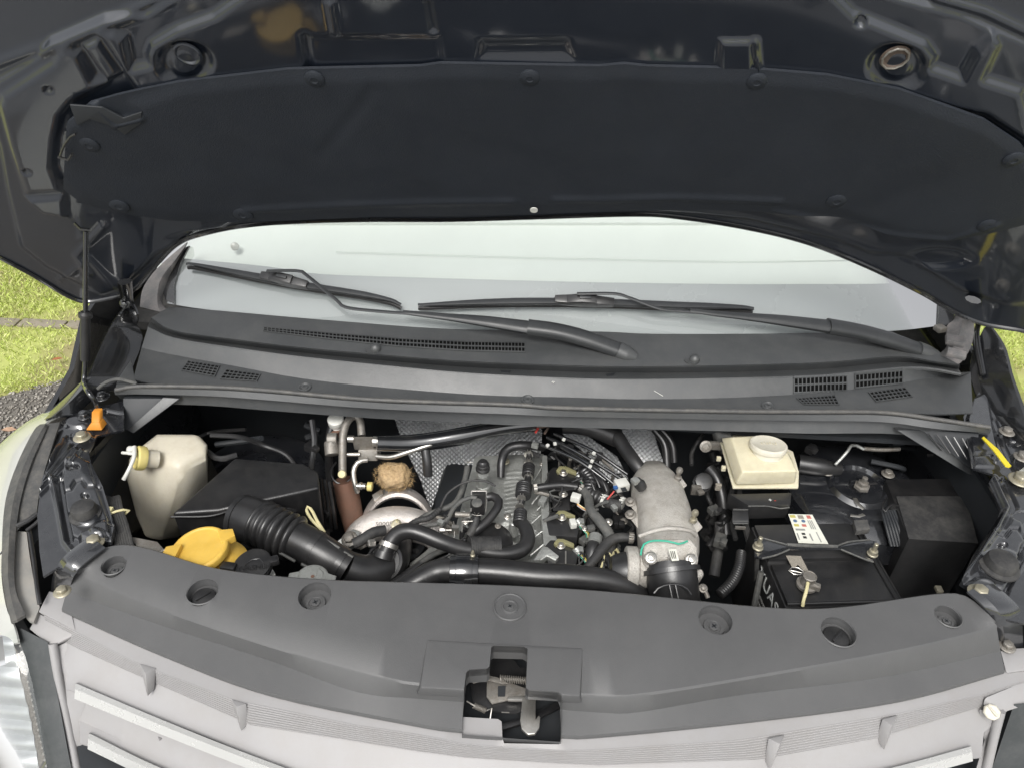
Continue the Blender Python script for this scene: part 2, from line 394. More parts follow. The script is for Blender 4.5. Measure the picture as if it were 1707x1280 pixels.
# ================================================================== SETTING
def ground_mat():
    m = bpy.data.materials.new('lawn_soil'); m.use_nodes = True
    n = m.node_tree.nodes; l = m.node_tree.links; b = n['Principled BSDF']; b.inputs['Roughness'].default_value = .95
    tc = n.new('ShaderNodeTexCoord'); a = n.new('ShaderNodeTexNoise'); a.inputs['Scale'].default_value = 3.; a.inputs['Detail'].default_value = 8
    l.new(tc.outputs['Object'], a.inputs['Vector']); r = n.new('ShaderNodeValToRGB')
    r.color_ramp.elements[0].position = .38; r.color_ramp.elements[0].color = (.32, .28, .14, 1)
    r.color_ramp.elements[1].position = .58; r.color_ramp.elements[1].color = (.44, .48, .15, 1)
    l.new(a.outputs[0], r.inputs[0]); l.new(r.outputs[0], b.inputs['Base Color']); return m
M['soil'] = ground_mat()
g = MB(); g.add([(-150, -150, 0), (150, -150, 0), (150, 150, 0), (-150, 150, 0)], [(0, 1, 2, 3)])
tag(build(g, 'ground', 'soil', recalc=False), kind='structure')
def rand_leaf_mat(name, cols, rough=.6, trans=.0):
    m = bpy.data.materials.new(name); m.use_nodes = True
    n = m.node_tree.nodes; l = m.node_tree.links; b = n['Principled BSDF']; b.inputs['Roughness'].default_value = rough
    ge = n.new('ShaderNodeNewGeometry'); r = n.new('ShaderNodeValToRGB'); r.color_ramp.elements.remove(r.color_ramp.elements[1])
    for i, c in enumerate(cols):
        e = r.color_ramp.elements[0] if i == 0 else r.color_ramp.elements.new(i/(len(cols)-1))
        e.position = i/max(1, len(cols)-1); e.color = (*c, 1)
    l.new(ge.outputs['Random Per Island'], r.inputs[0]); l.new(r.outputs[0], b.inputs['Base Color'])
    if trans: b.inputs['Transmission Weight'].default_value = 0
    return m
M['grass'] = rand_leaf_mat('grass_blades', [(.50, .60, .15), (.60, .68, .20), (.45, .55, .13), (.68, .68, .32), (.55, .63, .18)])
M['stone'] = rand_leaf_mat('gravel_stones', [(.16, .15, .135), (.38, .355, .31), (.23, .21, .185), (.52, .49, .44), (.12, .11, .10), (.30, .275, .235)], .75)
gravel_edge = lambda x: 2.60 + (x+1.5)*.70          # beyond this y the lawn begins (left side)
rng = np.random.default_rng(5)
def vnoise(x, y, s, seed):
    x = x*s; y = y*s; xi = np.floor(x); yi = np.floor(y); fx = x-xi; fy = y-yi
    h = lambda a, b: np.modf(np.abs(np.sin(a*127.1+b*311.7+seed)*43758.5453))[0]
    fx = fx*fx*(3-2*fx); fy = fy*fy*(3-2*fy)
    return (h(xi, yi)*(1-fx)+h(xi+1, yi)*fx)*(1-fy)+(h(xi, yi+1)*(1-fx)+h(xi+1, yi+1)*fx)*fy
def blades(x0, x1, y0, y1, n, name, edge=False):
    x = rng.uniform(x0, x1, n); y = rng.uniform(y0, y1, n)
    d = .55*vnoise(x, y, 2.2, 1)+.45*vnoise(x, y, 7, 2)
    row = np.exp(-((y-(2.79+.02*np.sin(x*3)))/.035)**2)            # a bare strip of pavers shows here
    keep = (d > .30+.35*rng.random(n)*(d < .6)) & (rng.random(n) > row*.9)
    if edge: keep &= y > gravel_edge(x)+.06*(vnoise(x, y, 6, 3)-.5)+.02
    x, y = x[keep], y[keep]; d = d[keep]; n = len(x)
    h = rng.uniform(.012, .030, n)*(.6+.7*d); wd = rng.uniform(.0012, .0024, n); a = rng.uniform(0, 2*np.pi, n)
    ln = rng.uniform(.3, 1.1, n)*h; b = rng.uniform(0, 2*np.pi, n)
    p0 = np.stack([x-np.cos(a)*wd, y-np.sin(a)*wd, np.zeros(n)], -1); p1 = np.stack([x+np.cos(a)*wd, y+np.sin(a)*wd, np.zeros(n)], -1)
    p2 = np.stack([x+np.cos(b)*ln*.45+np.cos(a)*wd*.6, y+np.sin(b)*ln*.45+np.sin(a)*wd*.6, h*.7], -1)
    p3 = np.stack([x+np.cos(b)*ln, y+np.sin(b)*ln, h], -1)
    vs = np.stack([p0, p1, p2, p3], 1).reshape(-1, 3); me = bpy.data.meshes.new(name)
    me.vertices.add(4*n); me.vertices.foreach_set('co', vs.ravel()); q = np.arange(n)*4
    tr = np.stack([q, q+1, q+2, q, q+2, q+3], -1).ravel(); me.loops.add(6*n); me.loops.foreach_set('vertex_index', tr)
    me.polygons.add(2*n); me.polygons.foreach_set('loop_start', np.arange(2*n)*3); me.update(calc_edges=True); me.validate()
    me.materials.append(M['grass']); o = bpy.data.objects.new(name, me); COL.objects.link(o); return o
tag(blades(-4.6, -1.05, 1.9, 5.6, 210000, 'grass', True), 'sparse yellow green lawn left of the van, growing between worn pavers', 'lawn', kind='stuff')
tag(blades(1.35, 3.9, 2.0, 5.2, 130000, 'grass'), 'yellow green lawn on the right of the van beyond its fender', 'lawn', kind='stuff')
# paving bricks showing through the lawn
pv = MB()
for yy, dx in ((2.79, 0), (3.55, .3), (4.4, .1)):
    for k in range(26):
        x = -5+dx+k*.205; pv.box((x, yy+.01*math.sin(x*3), .004), (.195, .06, .012))
M['paver'] = mat('worn_paver', (.30, .26, .21), .9, dust=.5, dustcol=(.16, .17, .07), scale=20, bump=.5)
tag(build(pv, 'paver_row', 'paver', bevel=.003), 'rows of worn pale bricks almost hidden in the lawn', 'paving', kind='structure')
# gravel path
gp = MB(); xs = np.linspace(-6, -.4, 30)
up_ = [(x, gravel_edge(x)+.05*math.sin(x*5.1)+.03*math.sin(x*13), .006) for x in xs]; lo_ = [(x, -1.5, .006) for x in xs]
gp.loft([up_, lo_], n=0); M['gravel'] = mat('gravel_bed', (.13, .12, .105), .9, dust=.7, dustcol=(.27, .25, .22), scale=70, bump=1., bscale=120, var=.3)
tag(build(gp, 'gravel_path', 'gravel', recalc=False), kind='structure')
M['concrete'] = mat('pale_concrete', (.27, .275, .28), .85, dust=.4, dustcol=(.3, .29, .27), scale=3, bump=.3)
cc0 = MB(); cc0.add([(-9, -12, .010), (9, -12, .010), (9, .55, .010), (-9, .55, .010)], [(0, 1, 2, 3)]); tag(build(cc0, 'added_pavement', 'concrete', recalc=False), kind='structure')  # unseen pale slab, added so the hood underside reflects grey
def stones(n):
    x = rng.uniform(-3.2, -1.0, n); y = rng.uniform(1.2, 3.2, n); k = y < gravel_edge(x)+.03; x, y = x[k], y[k]; n = len(x)
    r = rng.uniform(.0025, .0075, n); base = np.array([(1, 0, 0), (-1, 0, 0), (0, 1, 0), (0, -1, 0), (0, 0, .8), (0, 0, -.4)], float)
    a = rng.uniform(0, 6.28, n); c, s = np.cos(a), np.sin(a); st = rng.uniform(.6, 1.3, (n, 1))
    bx = base[None, :, 0]*st; by = base[None, :, 1]/st
    vs = np.stack([x[:, None]+r[:, None]*(bx*c[:, None]-by*s[:, None]), y[:, None]+r[:, None]*(bx*s[:, None]+by*c[:, None]),
                   .007+r[:, None]*(base[None, :, 2]+.3)], -1).reshape(-1, 3)
    f = np.array([(0, 2, 4), (2, 1, 4), (1, 3, 4), (3, 0, 4), (2, 0, 5), (1, 2, 5), (3, 1, 5), (0, 3, 5)])
    tr = (f[None]+(np.arange(n)*6)[:, None, None]).ravel(); me = bpy.data.meshes.new('gravel'); me.vertices.add(6*n)
    me.vertices.foreach_set('co', vs.ravel()); me.loops.add(24*n); me.loops.foreach_set('vertex_index', tr); me.polygons.add(8*n)
    me.polygons.foreach_set('loop_start', np.arange(8*n)*3); me.update(calc_edges=True); me.materials.append(M['stone'])
    o = bpy.data.objects.new('gravel', me); COL.objects.link(o); return o
tag(stones(42000), 'loose grey brown gravel beside the van on the left', 'gravel', kind='stuff')
def leaf(p, s, rot, m, label):
    mb = MB(); c = [(-1, 0, 0), (-.5, .38, .12), (.2, .45, .18), (1, 0, .05), (.2, -.42, .1), (-.5, -.35, .16), (0, 0, .02)]
    q = Matrix.Rotation(rot, 3, 'Z'); mb.add([Vector(p)+(q @ Vector(v))*s for v in c], [(6, 0, 1), (6, 1, 2), (6, 2, 3), (6, 3, 4), (6, 4, 5), (6, 5, 0)])
    tag(build(mb, 'fallen_leaf', m, recalc=False), label, 'leaf', 'fallen leaves beside the van')
leaf(P(95, 599, .035), .022, .4, 'leafy', 'rust brown fallen leaf lying on the green lawn')
leaf(P(15, 716, .016), .028, .1, 'leafp', 'pale tan fallen leaf lying on the gravel near the headlamp')

# ================================================================== VAN
van = bpy.data.objects.new('van', None); COL.objects.link(van); van.location = (0, 2.3, 0); WL['van'] = Vector((0, 2.3, 0))
tag(van, 'black van with its hood propped open, engine bay, wipers and silver grille in view', 'van')

# ---- hood
hn = (0, -math.sin(HA), -math.cos(HA))       # towards the ground / photographer
rear = [(-16, 424), (0, 430), (60, 462), (110, 492), (140, 503), (175, 499), (208, 490), (232, 476), (262, 440), (300, 404), (360, 385), (430, 374), (520, 369), (620, 367), (750, 367), (885, 363), (1050, 358), (1130, 362), (1250, 381), (1350, 406), (1450, 446), (1540, 490), (1590, 520), (1640, 540), (1707, 552), (1745, 566), (1800, 540), (1870, 500)]
front = [(-16, -60), (200, -130), (853, -150), (1500, -130), (1700, -60), (1870, -20)]
I1 = [(-20, 170), (0, 130), (66, 89), (86, 62), (176, 23), (245, 18), (285, -6), (420, -90), (1350, -90), (1480, -15), (1600, 18), (1710, 66), (1790, 140), (1860, 300), (1820, 430), (1760, 500), (1680, 505), (1600, 480), (1500, 420), (1450, 418), (1390, 394), (1250, 362), (1160, 353), (1050, 345), (880, 350), (620, 354), (440, 362), (385, 368), (372, 376), (330, 385), (262, 420), (232, 450), (200, 480), (170, 489), (80, 442), (37, 408), (15, 315), (2, 240)]
PA = [(92, 94), (100, 78), (112, 69), (124, 70), (136, 78), (160, 122), (182, 127), (125, 158), (105, 182), (96, 222), (92, 268), (108, 310), (48, 314), (22, 232), (5, 166), (10, 148)]
PB = [(145, 66), (168, 54), (204, 110), (184, 122)]
PC = [(170, 44), (196, 41), (212, 52), (222, 103), (253, 96), (250, 78), (256, 62), (300, 36), (360, 14), (480, -70), (780, -75), (1100, -75), (1350, -60), (1420, 10), (1540, 60), (1556, 82), (1548, 100), (1600, 118), (1625, 72), (1650, 48), (1662, 64), (1636, 120), (1700, 140), (1720, 230), (1640, 178), (1590, 168), (1500, 140), (1380, 122), (1250, 112), (1080, 108), (1040, 104), (1000, 108), (760, 108), (730, 103), (700, 108), (480, 112), (300, 134), (238, 146)]
PD = [(48, 320), (110, 315), (114, 352), (74, 345)]
HF = [('p', I1, .008, 14), ('p', PA, .008, 20), ('p', PB, .008, 12), ('p', PC, .009, 18), ('p', PD, .010, 10),
      ('e', 312, 90, 44, 34, -.008, 14), ('e', 312, 92, 24, 22, .004, 12), ('e', 1492, 96, 46, 36, -.008, 14), ('e', 1492, 96, 25, 21, .004, 10),
      ('l', [(512, 48), (520, 104)], 7, -.006), ('p', [(520, 46), (735, 46), (740, 100), (526, 106)], -.002, 16), ('l', [(554, -10), (562, 36)], 6, .004), ('l', [(716, -10), (724, 34)], 6, -.004),
      ('p', [(805, 56), (945, 54), (955, 82), (800, 84)], -.004, 22), ('l', [(735, 100), (1060, 98)], 5, .004),
      ('p', [(1200, 50), (1250, 50), (1252, 108), (1196, 106)], .005, 10), ('l', [(1258, 52), (1264, 108)], 5, .006),
      ('e', 340, 395, 52, 14, -.006, 10), ('e', 1564, 425, 52, 16, -.007, 9), ('l', [(175, 370), (130, 420), (150, 450)], 6, .004), ('l', [(100, 465), (150, 425), (190, 470)], 5, .003),
      ('l', [(-10, 106), (120, 60), (280, -10)], 9, .005), ('l', [(1560, -5), (1640, 18), (1720, 56)], 9, .006),
      ('e', 86, 136, 6, 5, -.006, 4), ('e', 49, 274, 6, 4, -.006, 4), ('e', 1432, 23, 9, 7, -.008, 5)]
hood = field('hood', 'hood_in', van, front, rear, 520, 230, gHood(0), hn, HF, thick=.010, label='open black hood seen from below')
# rolled edge of the outer skin
e = MB(); e.tube(pl(rear, gHood(.001)), .0045, 8, seg=240)
build(e, 'hood_edge', 'paint', hood)
# felt liner, padded and quilted along soft creases
LT = [(236, 150), (300, 137), (480, 116), (700, 111), (735, 106), (1000, 111), (1040, 107), (1080, 111), (1250, 115), (1380, 126), (1500, 150), (1590, 182), (1640, 200), (1700, 240), (1745, 300)]
LB = [(106, 316), (135, 338), (180, 352), (228, 360), (290, 368), (400, 371), (620, 362), (880, 358), (1050, 352), (1130, 350), (1250, 352), (1400, 362), (1500, 395), (1570, 402), (1640, 392), (1720, 372)]
LF = [('p', [(96, 300), (100, 240), (112, 205), (150, 180), (172, 190), (200, 205), (234, 196), (224, 172)]+[(x, y+9) for x, y in LT[1:-1]]+[(1738, 310), (1712, 366), (1640, 386), (1570, 396), (1500, 388), (1400, 355), (1250, 345), (1130, 343), (880, 350), (620, 354), (400, 364), (290, 362), (180, 345), (135, 330)], .004, 30),
      ('l', [(410, 348), (560, 340), (700, 335), (855, 333)], 5, .003), ('l', [(925, 330), (1000, 330), (1130, 326), (1300, 332)], 5, .003), ('l', [(620, 150), (590, 190), (540, 250)], 12, -.0014),
      ('l', [(1290, 350), (1500, 392), (1580, 398), (1660, 372)], 5, .003), ('l', [(160, 175), (195, 205), (235, 195)], 6, .006)]
liner_top = [(112, 205), (150, 172), (200, 158)]+LT[0:]
liner = field('hood_liner', 'liner', hood, liner_top, LB, 300, 90, gHood(.0215), hn, LF, thick=.004)
for (x, y) in ((148, 243), (198, 345), (404, 359), (524, 134), (883, 132), (1262, 138), (1395, 337), (1648, 378), (1690, 268)):
    p = P(x, y, gHood(.0262)); m_ = MPP(p); mb = MB(); mb.lathe(p-Vector(hn)*.003, [(17*m_, 0), (17*m_, .0022), (15*m_, .0036), (6*m_, .0044), (5*m_, .0036), (.5*m_, .0036)], hn, 24)
    build(mb, 'liner_clip', 'liner', hood)
for x, y in ((313, 90), (1492, 96)):
    p = P(x, y, gHood(.0125)); m_ = MPP(p); mb = MB()
    mb.lathe(p, [(24*m_, 0), (23*m_, .002), (20*m_, .0028), (17*m_, .001), (16*m_, -.0002), (2*m_, -.0002)], hn, 28); build(mb, 'striker_seat', 'seat' if x > 1000 else 'hood_in', hood)
    if x > 1000: mb = MB(); mb.tube([p+Vector(hn)*.003+(Vector((1, 0, 0))*math.cos(a)+Vector(hn).cross(Vector((1, 0, 0)))*math.sin(a))*21*m_ for a in np.linspace(0, 2*math.pi, 33)], 2*m_, 6); build(mb, 'seat_ring', 'steel_d', hood)
# left torn flap, cable clip, washer jet hole
p = P(890, 351, gHood(.036)); mb = MB(); mb.lathe(p, [(6.5*MPP(p), -.001), (6.5*MPP(p), .0008)], hn, 16); build(mb, 'clip_hole', 'white', hood)
mb = MB(); mb.prism(pl([(116, 176), (170, 180), (205, 198), (236, 188), (236, 206), (208, 226), (190, 212), (150, 200), (128, 210)], gHood(.028)), Vector(hn)*-.003); build(mb, 'liner_tab', 'dark', hood, bevel=.001)
mb = MB(); mb.tube(pl([(100, 262), (106, 245), (118, 228), (126, 224)], gHood(.034)), .0018, 6); mb.tube(pl([(96, 262), (112, 268), (120, 258)], gHood(.034)), .0022, 6); build(mb, 'wire_clip', 'plast', hood)
# hinges
for pts in ([(208, 470), (214, 505), (226, 526), (222, 545), (213, 575)], [(1622, 500), (1632, 530), (1626, 560), (1638, 625)]):
    mb = MB(); c = [P(pts[0][0], pts[0][1], gHood(.03)), P(*pts[1], 1.05), P(*pts[2], 1.03), P(*pts[3], 1.0)]
    mb.tube(c, [.013, .012, .010, .006], 8, flat=.45); mb.tube([P(pts[-2][0], pts[-2][1], 1.0), P(pts[-1][0]+4, pts[-1][1]-12, .99), P(*pts[-1], .98)], .002, 8, m=1)
    h = build(mb, 'hood_hinge', ['paint', 'steel'], van)
    bolt(c[1]+Vector((0, -.012, .004)), 6, h, (0, -1, .2), 'paint')

# ---- prop rod
mb = MB(); top_ = P(143, 386, gHood(.025)); fl = P(161, 690, .985)
rod = [top_, P(143, 470, gHood(.12)), P(142, 600, gY(1.12)), P(140, 638, gY(1.10)), P(146, 652, 1.03), P(160, 672, 1.01), fl]
rod[1] = top_.lerp(rod[2], .45)
mb.tube(rod, .0042, 12, seg=80); pr = build(mb, 'prop_rod', 'paint', van, label='black rod holding the hood open')
a, b = P(142.5, 524, gY(1.16)), P(142, 602, gY(1.125)); a = top_+(rod[2]-top_)*(1-(602-524)/(602-386)); b = rod[2]
mb = MB(); mb.tube([a, b], .0084, 14, smooth=False); build(mb, 'grip_sleeve', 'rubber', pr)
mb = MB(); mb.lathe(a, [(.007, -.004), (.0115, -.002), (.0115, .004), (.007, .008)], a-b, 20); build(mb, 'collar', 'plast', pr)
mb = MB(); mb.tube([P(123, 372, gHood(.03)), P(128, 382, gHood(.036)), P(140, 381, gHood(.034)), P(150, 384, gHood(.034))], .003, 8); build(mb, 'rod_hook', 'paint', pr)
q1, q2 = fl+Vector((0, .006, .012)), P(158, 712, .985)
mb = MB(); xv = (P(175, 706, .985)-P(150, 706, .985)).normalized(); yv = Vector((0, 1, 0))
def ringrect(c, w_, d_): return [c+xv*w_+yv*d_, c-xv*w_+yv*d_, c-xv*w_-yv*d_, c+xv*w_-yv*d_]
mb.hull(ringrect(P(162, 683, 1.002), .007, .006)+ringrect(P(162, 700, .992), .007, .007)); mb.hull(ringrect(P(162, 700, .992), .007, .007)+ringrect(P(161, 711, .980), .014, .010))
build(mb, 'rod_socket', 'orange', pr, bevel=.002, label='orange plastic rod socket')

# ---- windscreen
C0 = [(278, 506), (290, 508), (351, 517), (498, 530), (596, 538), (699, 546), (793, 550), (996, 553), (1099, 557), (1333, 556), (1485, 552), (1568, 543)]
TP = [(255, 330), (500, 270), (880, 235), (1300, 270), (1600, 340)]
mb = MB()
def wsrows(top, bot, off, k, nn=60):
    T, B_ = arc([Vector((x, y, 0)) for x, y in top], nn), arc([Vector((x, y, 0)) for x, y in bot], nn)
    return [pl([(T[i].lerp(B_[i], j/k).x, T[i].lerp(B_[i], j/k).y) for i in range(nn)], gWS(off)) for j in range(k+1)]
mb.loft(wsrows(TP, C0, 0, 16), n=0); ws = build(mb, 'windshield', 'glass', van, recalc=False, label='windscreen with pale reflections above a grey band')
FB = [(290, 430), (440, 444), (520, 456), (626, 461), (948, 470), (1207, 474), (1348, 474), (1480, 473), (1520, 466), (1550, 446), (1578, 405)]
mb = MB(); mb.loft(wsrows(FB, C0, -.004, 6), n=0); build(mb, 'frit_band', 'frit_sheen', ws, recalc=False, label='black frit band along the foot of the glass, its sky reflection painted grey')
# black side strips of the glass
mb = MB(); mb.prism(pl([(276, 500), (270, 480), (284, 440), (300, 415), (316, 410), (300, 440), (290, 475), (290, 507)], gWS(.004)), (0, .003, -.004)); build(mb, 'side_strip', 'paint', ws)
mb = MB(); mb.prism(pl([(1564, 548), (1566, 500), (1560, 470), (1540, 440), (1560, 440), (1588, 470), (1592, 520), (1585, 545)], gWS(.004)), (0, .003, -.004)); build(mb, 'side_strip', 'paint', ws)
# pale sheet lying on the dashboard below the glass
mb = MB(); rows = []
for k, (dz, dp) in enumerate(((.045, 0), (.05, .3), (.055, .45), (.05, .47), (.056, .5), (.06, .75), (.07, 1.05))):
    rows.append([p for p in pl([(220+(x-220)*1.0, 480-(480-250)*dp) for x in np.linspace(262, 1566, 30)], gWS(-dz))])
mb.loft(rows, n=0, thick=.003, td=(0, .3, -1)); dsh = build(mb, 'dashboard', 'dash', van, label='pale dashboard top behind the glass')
for pts_, r_ in (([(560, 420), (760, 426), (1000, 432), (1250, 436), (1500, 432)], .0007), ):
    mb = MB(); mb.tube(pl(pts_, gWS(-.043)), r_, 8, seg=60); build(mb, 'dash_ridge', 'dash', dsh)
for (x, y, r_) in ((392, 412, 7),):
    p = P(x, y, gWS(-.03)); mb = MB(); mb.lathe(p, [(r_*MPP(p), 0), (r_*MPP(p)*.9, .006), (r_*MPP(p)*.3, .012)], (0, -.6, .8), 18); build(mb, 'dash_sensor', 'white', ws)

# ---- pillar trims
mb = MB(); mb.loft([pl([(312, 404, ), (288, 424), (258, 452), (238, 482), (233, 512)], gWS(.012)), pl([(308, 412), (292, 434), (268, 466), (262, 500), (266, 520)], gWS(.02)),
                    pl([(300, 424), (290, 445), (276, 476), (270, 506), (290, 523)], gWS(.004))], 20, thick=.004, td=(0, .5, -.8)); build(mb, 'pillar_trim', 'pillar', van)
mb = MB(); mb.loft([pl([(1566, 452), (1595, 485), (1618, 520), (1624, 548), (1618, 580), (1600, 606), (1578, 613)], gWS(.012)), pl([(1572, 470), (1592, 500), (1603, 530), (1600, 555), (1588, 580), (1572, 602), (1562, 609)], gWS(.022)),
                    pl([(1584, 478), (1590, 505), (1592, 530), (1578, 545), (1580, 575), (1566, 590), (1556, 602)], gWS(.004))], 24, thick=.004, td=(0, .5, -.8)); pt = build(mb, 'pillar_trim', 'pillar', van)
mb = MB(); mb.box(P(1592, 568, 1.055), (.035, .03, .012), Matrix.Rotation(R(-20), 3, 'Z')); mb.box(P(1594, 590, 1.05), (.035, .022, .012), Matrix.Rotation(R(-25), 3, 'Z')); build(mb, 'trim_clip', 'pillar', pt, bevel=.004)
mb = MB(); mb.box(P(1567, 548, 1.05), (.02, .018, .012), Matrix.Rotation(R(20), 3, 'Z')); build(mb, 'trim_clip', 'steel_d', pt, bevel=.003)

# ---- cowl
K1 = [(252, 530), (293, 552), (400, 567), (498, 579), (620, 590), (772, 602), (948, 609), (1055, 611), (1207, 609), (1348, 605), (1412, 601), (1500, 594), (1560, 603), (1600, 608)]
K2 = [(250, 537), (293, 559), (400, 575), (498, 587), (620, 599), (772, 611), (948, 619), (1055, 621), (1207, 620), (1348, 616), (1412, 611), (1500, 603), (1555, 608), (1598, 615)]
K3 = [(246, 545), (293, 564), (400, 581), (498, 594), (620, 607), (772, 621), (948, 630), (1055, 632), (1207, 630), (1348, 626), (1412, 621), (1500, 612), (1552, 613), (1602, 622)]
K4 = [(236, 580), (280, 590), (400, 612), (498, 630), (620, 644), (801, 658), (948, 662), (1055, 665), (1207, 663), (1348, 656), (1412, 650), (1500, 638), (1570, 626), (1618, 620)]
K5 = [(222, 632), (260, 640), (351, 645), (450, 650), (626, 665), (850, 673), (948, 679), (1207, 684), (1348, 685), (1471, 686), (1558, 690), (1622, 688)]
mb = MB()
def zl(c, z): return [(x, y, z) for x, y in c]
c0 = pl(C0[1:-1], gWS(.003)); c0[0] = P(282, 512, gWS(.003))
cw = [c0, pl(K1, 1.032), pl(K2, 1.010), pl(K3, 1.027), pl([(x, y+3) for x, y in K3], 1.025), pl(K4, 1.000), pl(K5, .998)]
mb.loft(cw, 90, thick=.003, td=(0, .2, -1)); cowl = build(mb, 'cowl_panel', 'cowl', van, ang=16, label='dark grey plastic cowl below the wipers')
L5 = [(190, 648), (234, 644), (351, 645), (450, 651), (626, 666), (850, 674), (948, 680), (1207, 685), (1348, 686), (1471, 687), (1558, 698), (1650, 711)]
L5b = [(190, 652), (234, 648), (351, 650), (450, 656), (626, 671), (850, 679), (948, 685), (1207, 690), (1348, 691), (1471, 692), (1558, 703), (1652, 716)]
L6 = [(192, 658), (234, 657), (351, 660), (450, 667), (626, 681), (850, 690), (948, 694), (1207, 699), (1348, 701), (1471, 703), (1558, 714), (1650, 722)]
L7 = [(200, 664), (250, 672), (351, 676), (450, 684), (626, 697), (850, 708), (948, 712), (1207, 718), (1348, 722), (1471, 722), (1540, 728), (1640, 738)]
mb = MB(); mb.loft([pl(L5, 1.001), pl(L5b, 1.004), pl(L6, .994), pl([(x, y-2) for x, y in L6], .984), pl(L7, .962)], 90, thick=.004, td=(0, 1, -.2)); lip = build(mb, 'cowl_lip', 'cowl', van, ang=20)
mb = MB(); mb.tube(pl([(192, 650)]+L5[1:-1]+[(1650, 712)], 1.0065), .0042, 10, seg=160); build(mb, 'seal', 'seal', lip)
from mathutils.bvhtree import BVHTree
def surf(o):
    w0 = WL[o.name]; t = BVHTree.FromPolygons([v.co+w0 for v in o.data.vertices], [list(f.vertices) for f in o.data.polygons])
    def hit(px, py, off=0.):
        d = (CF+CR*((px-PCX)/FPX)+CD*((py-PCY)/FPX)).normalized(); h = t.ray_cast(CO, d)
        if h[0] is None: return P(px, py, 1.0)
        n_ = h[1] if h[1].dot(d) < 0 else -h[1]; return h[0]+n_*off
    return hit
CS = surf(cowl)
for x, y in ((508, 646), (880, 667), (1280, 677)):
    p = CS(x, y, 0); m_ = MPP(p); mb = MB(); mb.lathe(p, [(11*m_, 0), (11*m_, .0025), (9*m_, .003), (6*m_, .0012), (5.4*m_, .0024), (2*m_, .003), (1.4*m_, .001)], (0, -.1, 1), 24); build(mb, 'push_clip', 'cowl', cowl)
for x, y in ((626, 583), (1157, 601)):
    p = CS(x, y, 0); m_ = MPP(p); mb = MB(); mb.lathe(p+Vector((-5*m_, 0, 0)), [(12*m_, -.002), (12*m_, .0015), (10*m_, .001)], n=20)
    mb.lathe(p, [(9*m_, 0), (8.4*m_, .006), (5.5*m_, .011), (1*m_, .013)], (0.1, -.3, 1), 20); build(mb, 'washer_nozzle', 'cowl', cowl)
# long slot vent: two rows of cells between raised bars
def vent(name, quad, z0, z1, nu, nv, bar=.22):
    A, B, C, D = quad     # top-left, top-right, bottom-right, bottom-left in px
    def uv(u, v, dz=0):
        t = Vector((A[0], A[1])).lerp(Vector((B[0], B[1])), u); b_ = Vector((D[0], D[1])).lerp(Vector((C[0], C[1])), u); q_ = t.lerp(b_, v); return CS(q_.x, q_.y, dz*.8)
    mb = MB(); mb.loft([[uv(i/12, j/4, .0012) for i in range(13)] for j in range(5)], n=0)
    ve = build(mb, name, 'vent_shade', cowl)
    mb = MB()
    for i in range(nu+1):
        u = i/nu; w_ = bar/nu/2; mb.prism([uv(u-w_, -.05, .0034), uv(u+w_, -.05, .0034), uv(u+w_, 1.05, .0034), uv(u-w_, 1.05, .0034)], (0, 0, -.002))
    for j in range(nv+1):
        v = j/nv; w_ = .16/nv/2; mb.prism([uv(-.01, v-w_, .0037), uv(1.01, v-w_, .0037), uv(1.01, v+w_, .0037), uv(-.01, v+w_, .0037)], (0, 0, -.002))
    build(mb, 'vent_bars', 'cowl', ve, kind='stuff')
def strip(pts, half, nseg, zz, hh):
    for i in range(len(pts)-1):
        (x0, y0), (x1, y1) = pts[i], pts[i+1]
        vent('cowl_vent', ((x0, y0-hh[i]), (x1, y1-hh[i+1]), (x1, y1+hh[i+1]), (x0, y0+hh[i])), zz[i], zz[i]-.0035, nseg, 2)
strip([(440, 550), (555, 562), (665, 572), (775, 578), (875, 580)], 0, 18, [1.0325, 1.0315, 1.0315, 1.0315, 1.0315], [3, 5, 6.5, 7.5, 8])
vent('cowl_vent', ((314, 603), (366, 611), (358, 628), (303, 618)), 1.0, .9995, 8, 4); vent('cowl_vent', ((378, 617), (434, 625), (428, 636), (368, 632)), 1.0, .9995, 8, 3)
vent('cowl_vent', ((1323, 629), (1411, 625), (1411, 650), (1323, 654)), 1.020, 1.003, 13, 2); vent('cowl_vent', ((1425, 623), (1504, 616), (1504, 640), (1425, 646)), 1.020, 1.003, 12, 2)
vent('cowl_vent', ((1328, 665), (1391, 660), (1398, 675), (1340, 675)), 1.0, .9995, 10, 3); vent('cowl_vent', ((1448, 655), (1508, 647), (1520, 662), (1460, 670)), 1.0, .9995, 9, 3)
# end brackets under the lip
mb = MB(); mb.prism(pl([(205, 664, .985), (272, 664, .98), (214, 716, .94), (206, 716, .94)], 0), (0, .035, 0)); mb.prism(pl([(272, 662, .985), (300, 664, .982), (222, 722, .935), (212, 716, .94)], 0), (0, .01, -.004), 1); build(mb, 'cowl_bracket', ['dark', 'cowl'], van, bevel=.001)
mb = MB(); mb.prism(pl([(1536, 716, .975), (1632, 722, .985), (1626, 782, .93), (1616, 780, .93)], 0), (0, .035, 0)); mb.prism(pl([(1494, 716, .98), (1536, 716, .975), (1622, 776, .928), (1624, 792, .925), (1614, 790, .925)], 0), (0, .012, -.004), 1)
mb.prism(pl([(1622, 776, .93), (1655, 782, .94), (1650, 791, .935), (1622, 790, .925)], 0), (0, .008, -.003), 2); br = build(mb, 'cowl_bracket', ['dark', 'cowl', 'yellowmetal'], van, bevel=.001)
for k in range(5):
    x = 1548+k*14; mb = MB(); mb.tube([P(x, 722+k*2, .978), P(x+22, 750+k*5, .955)], .0012, 5, smooth=False); build(mb, 'rib', 'plast', br)

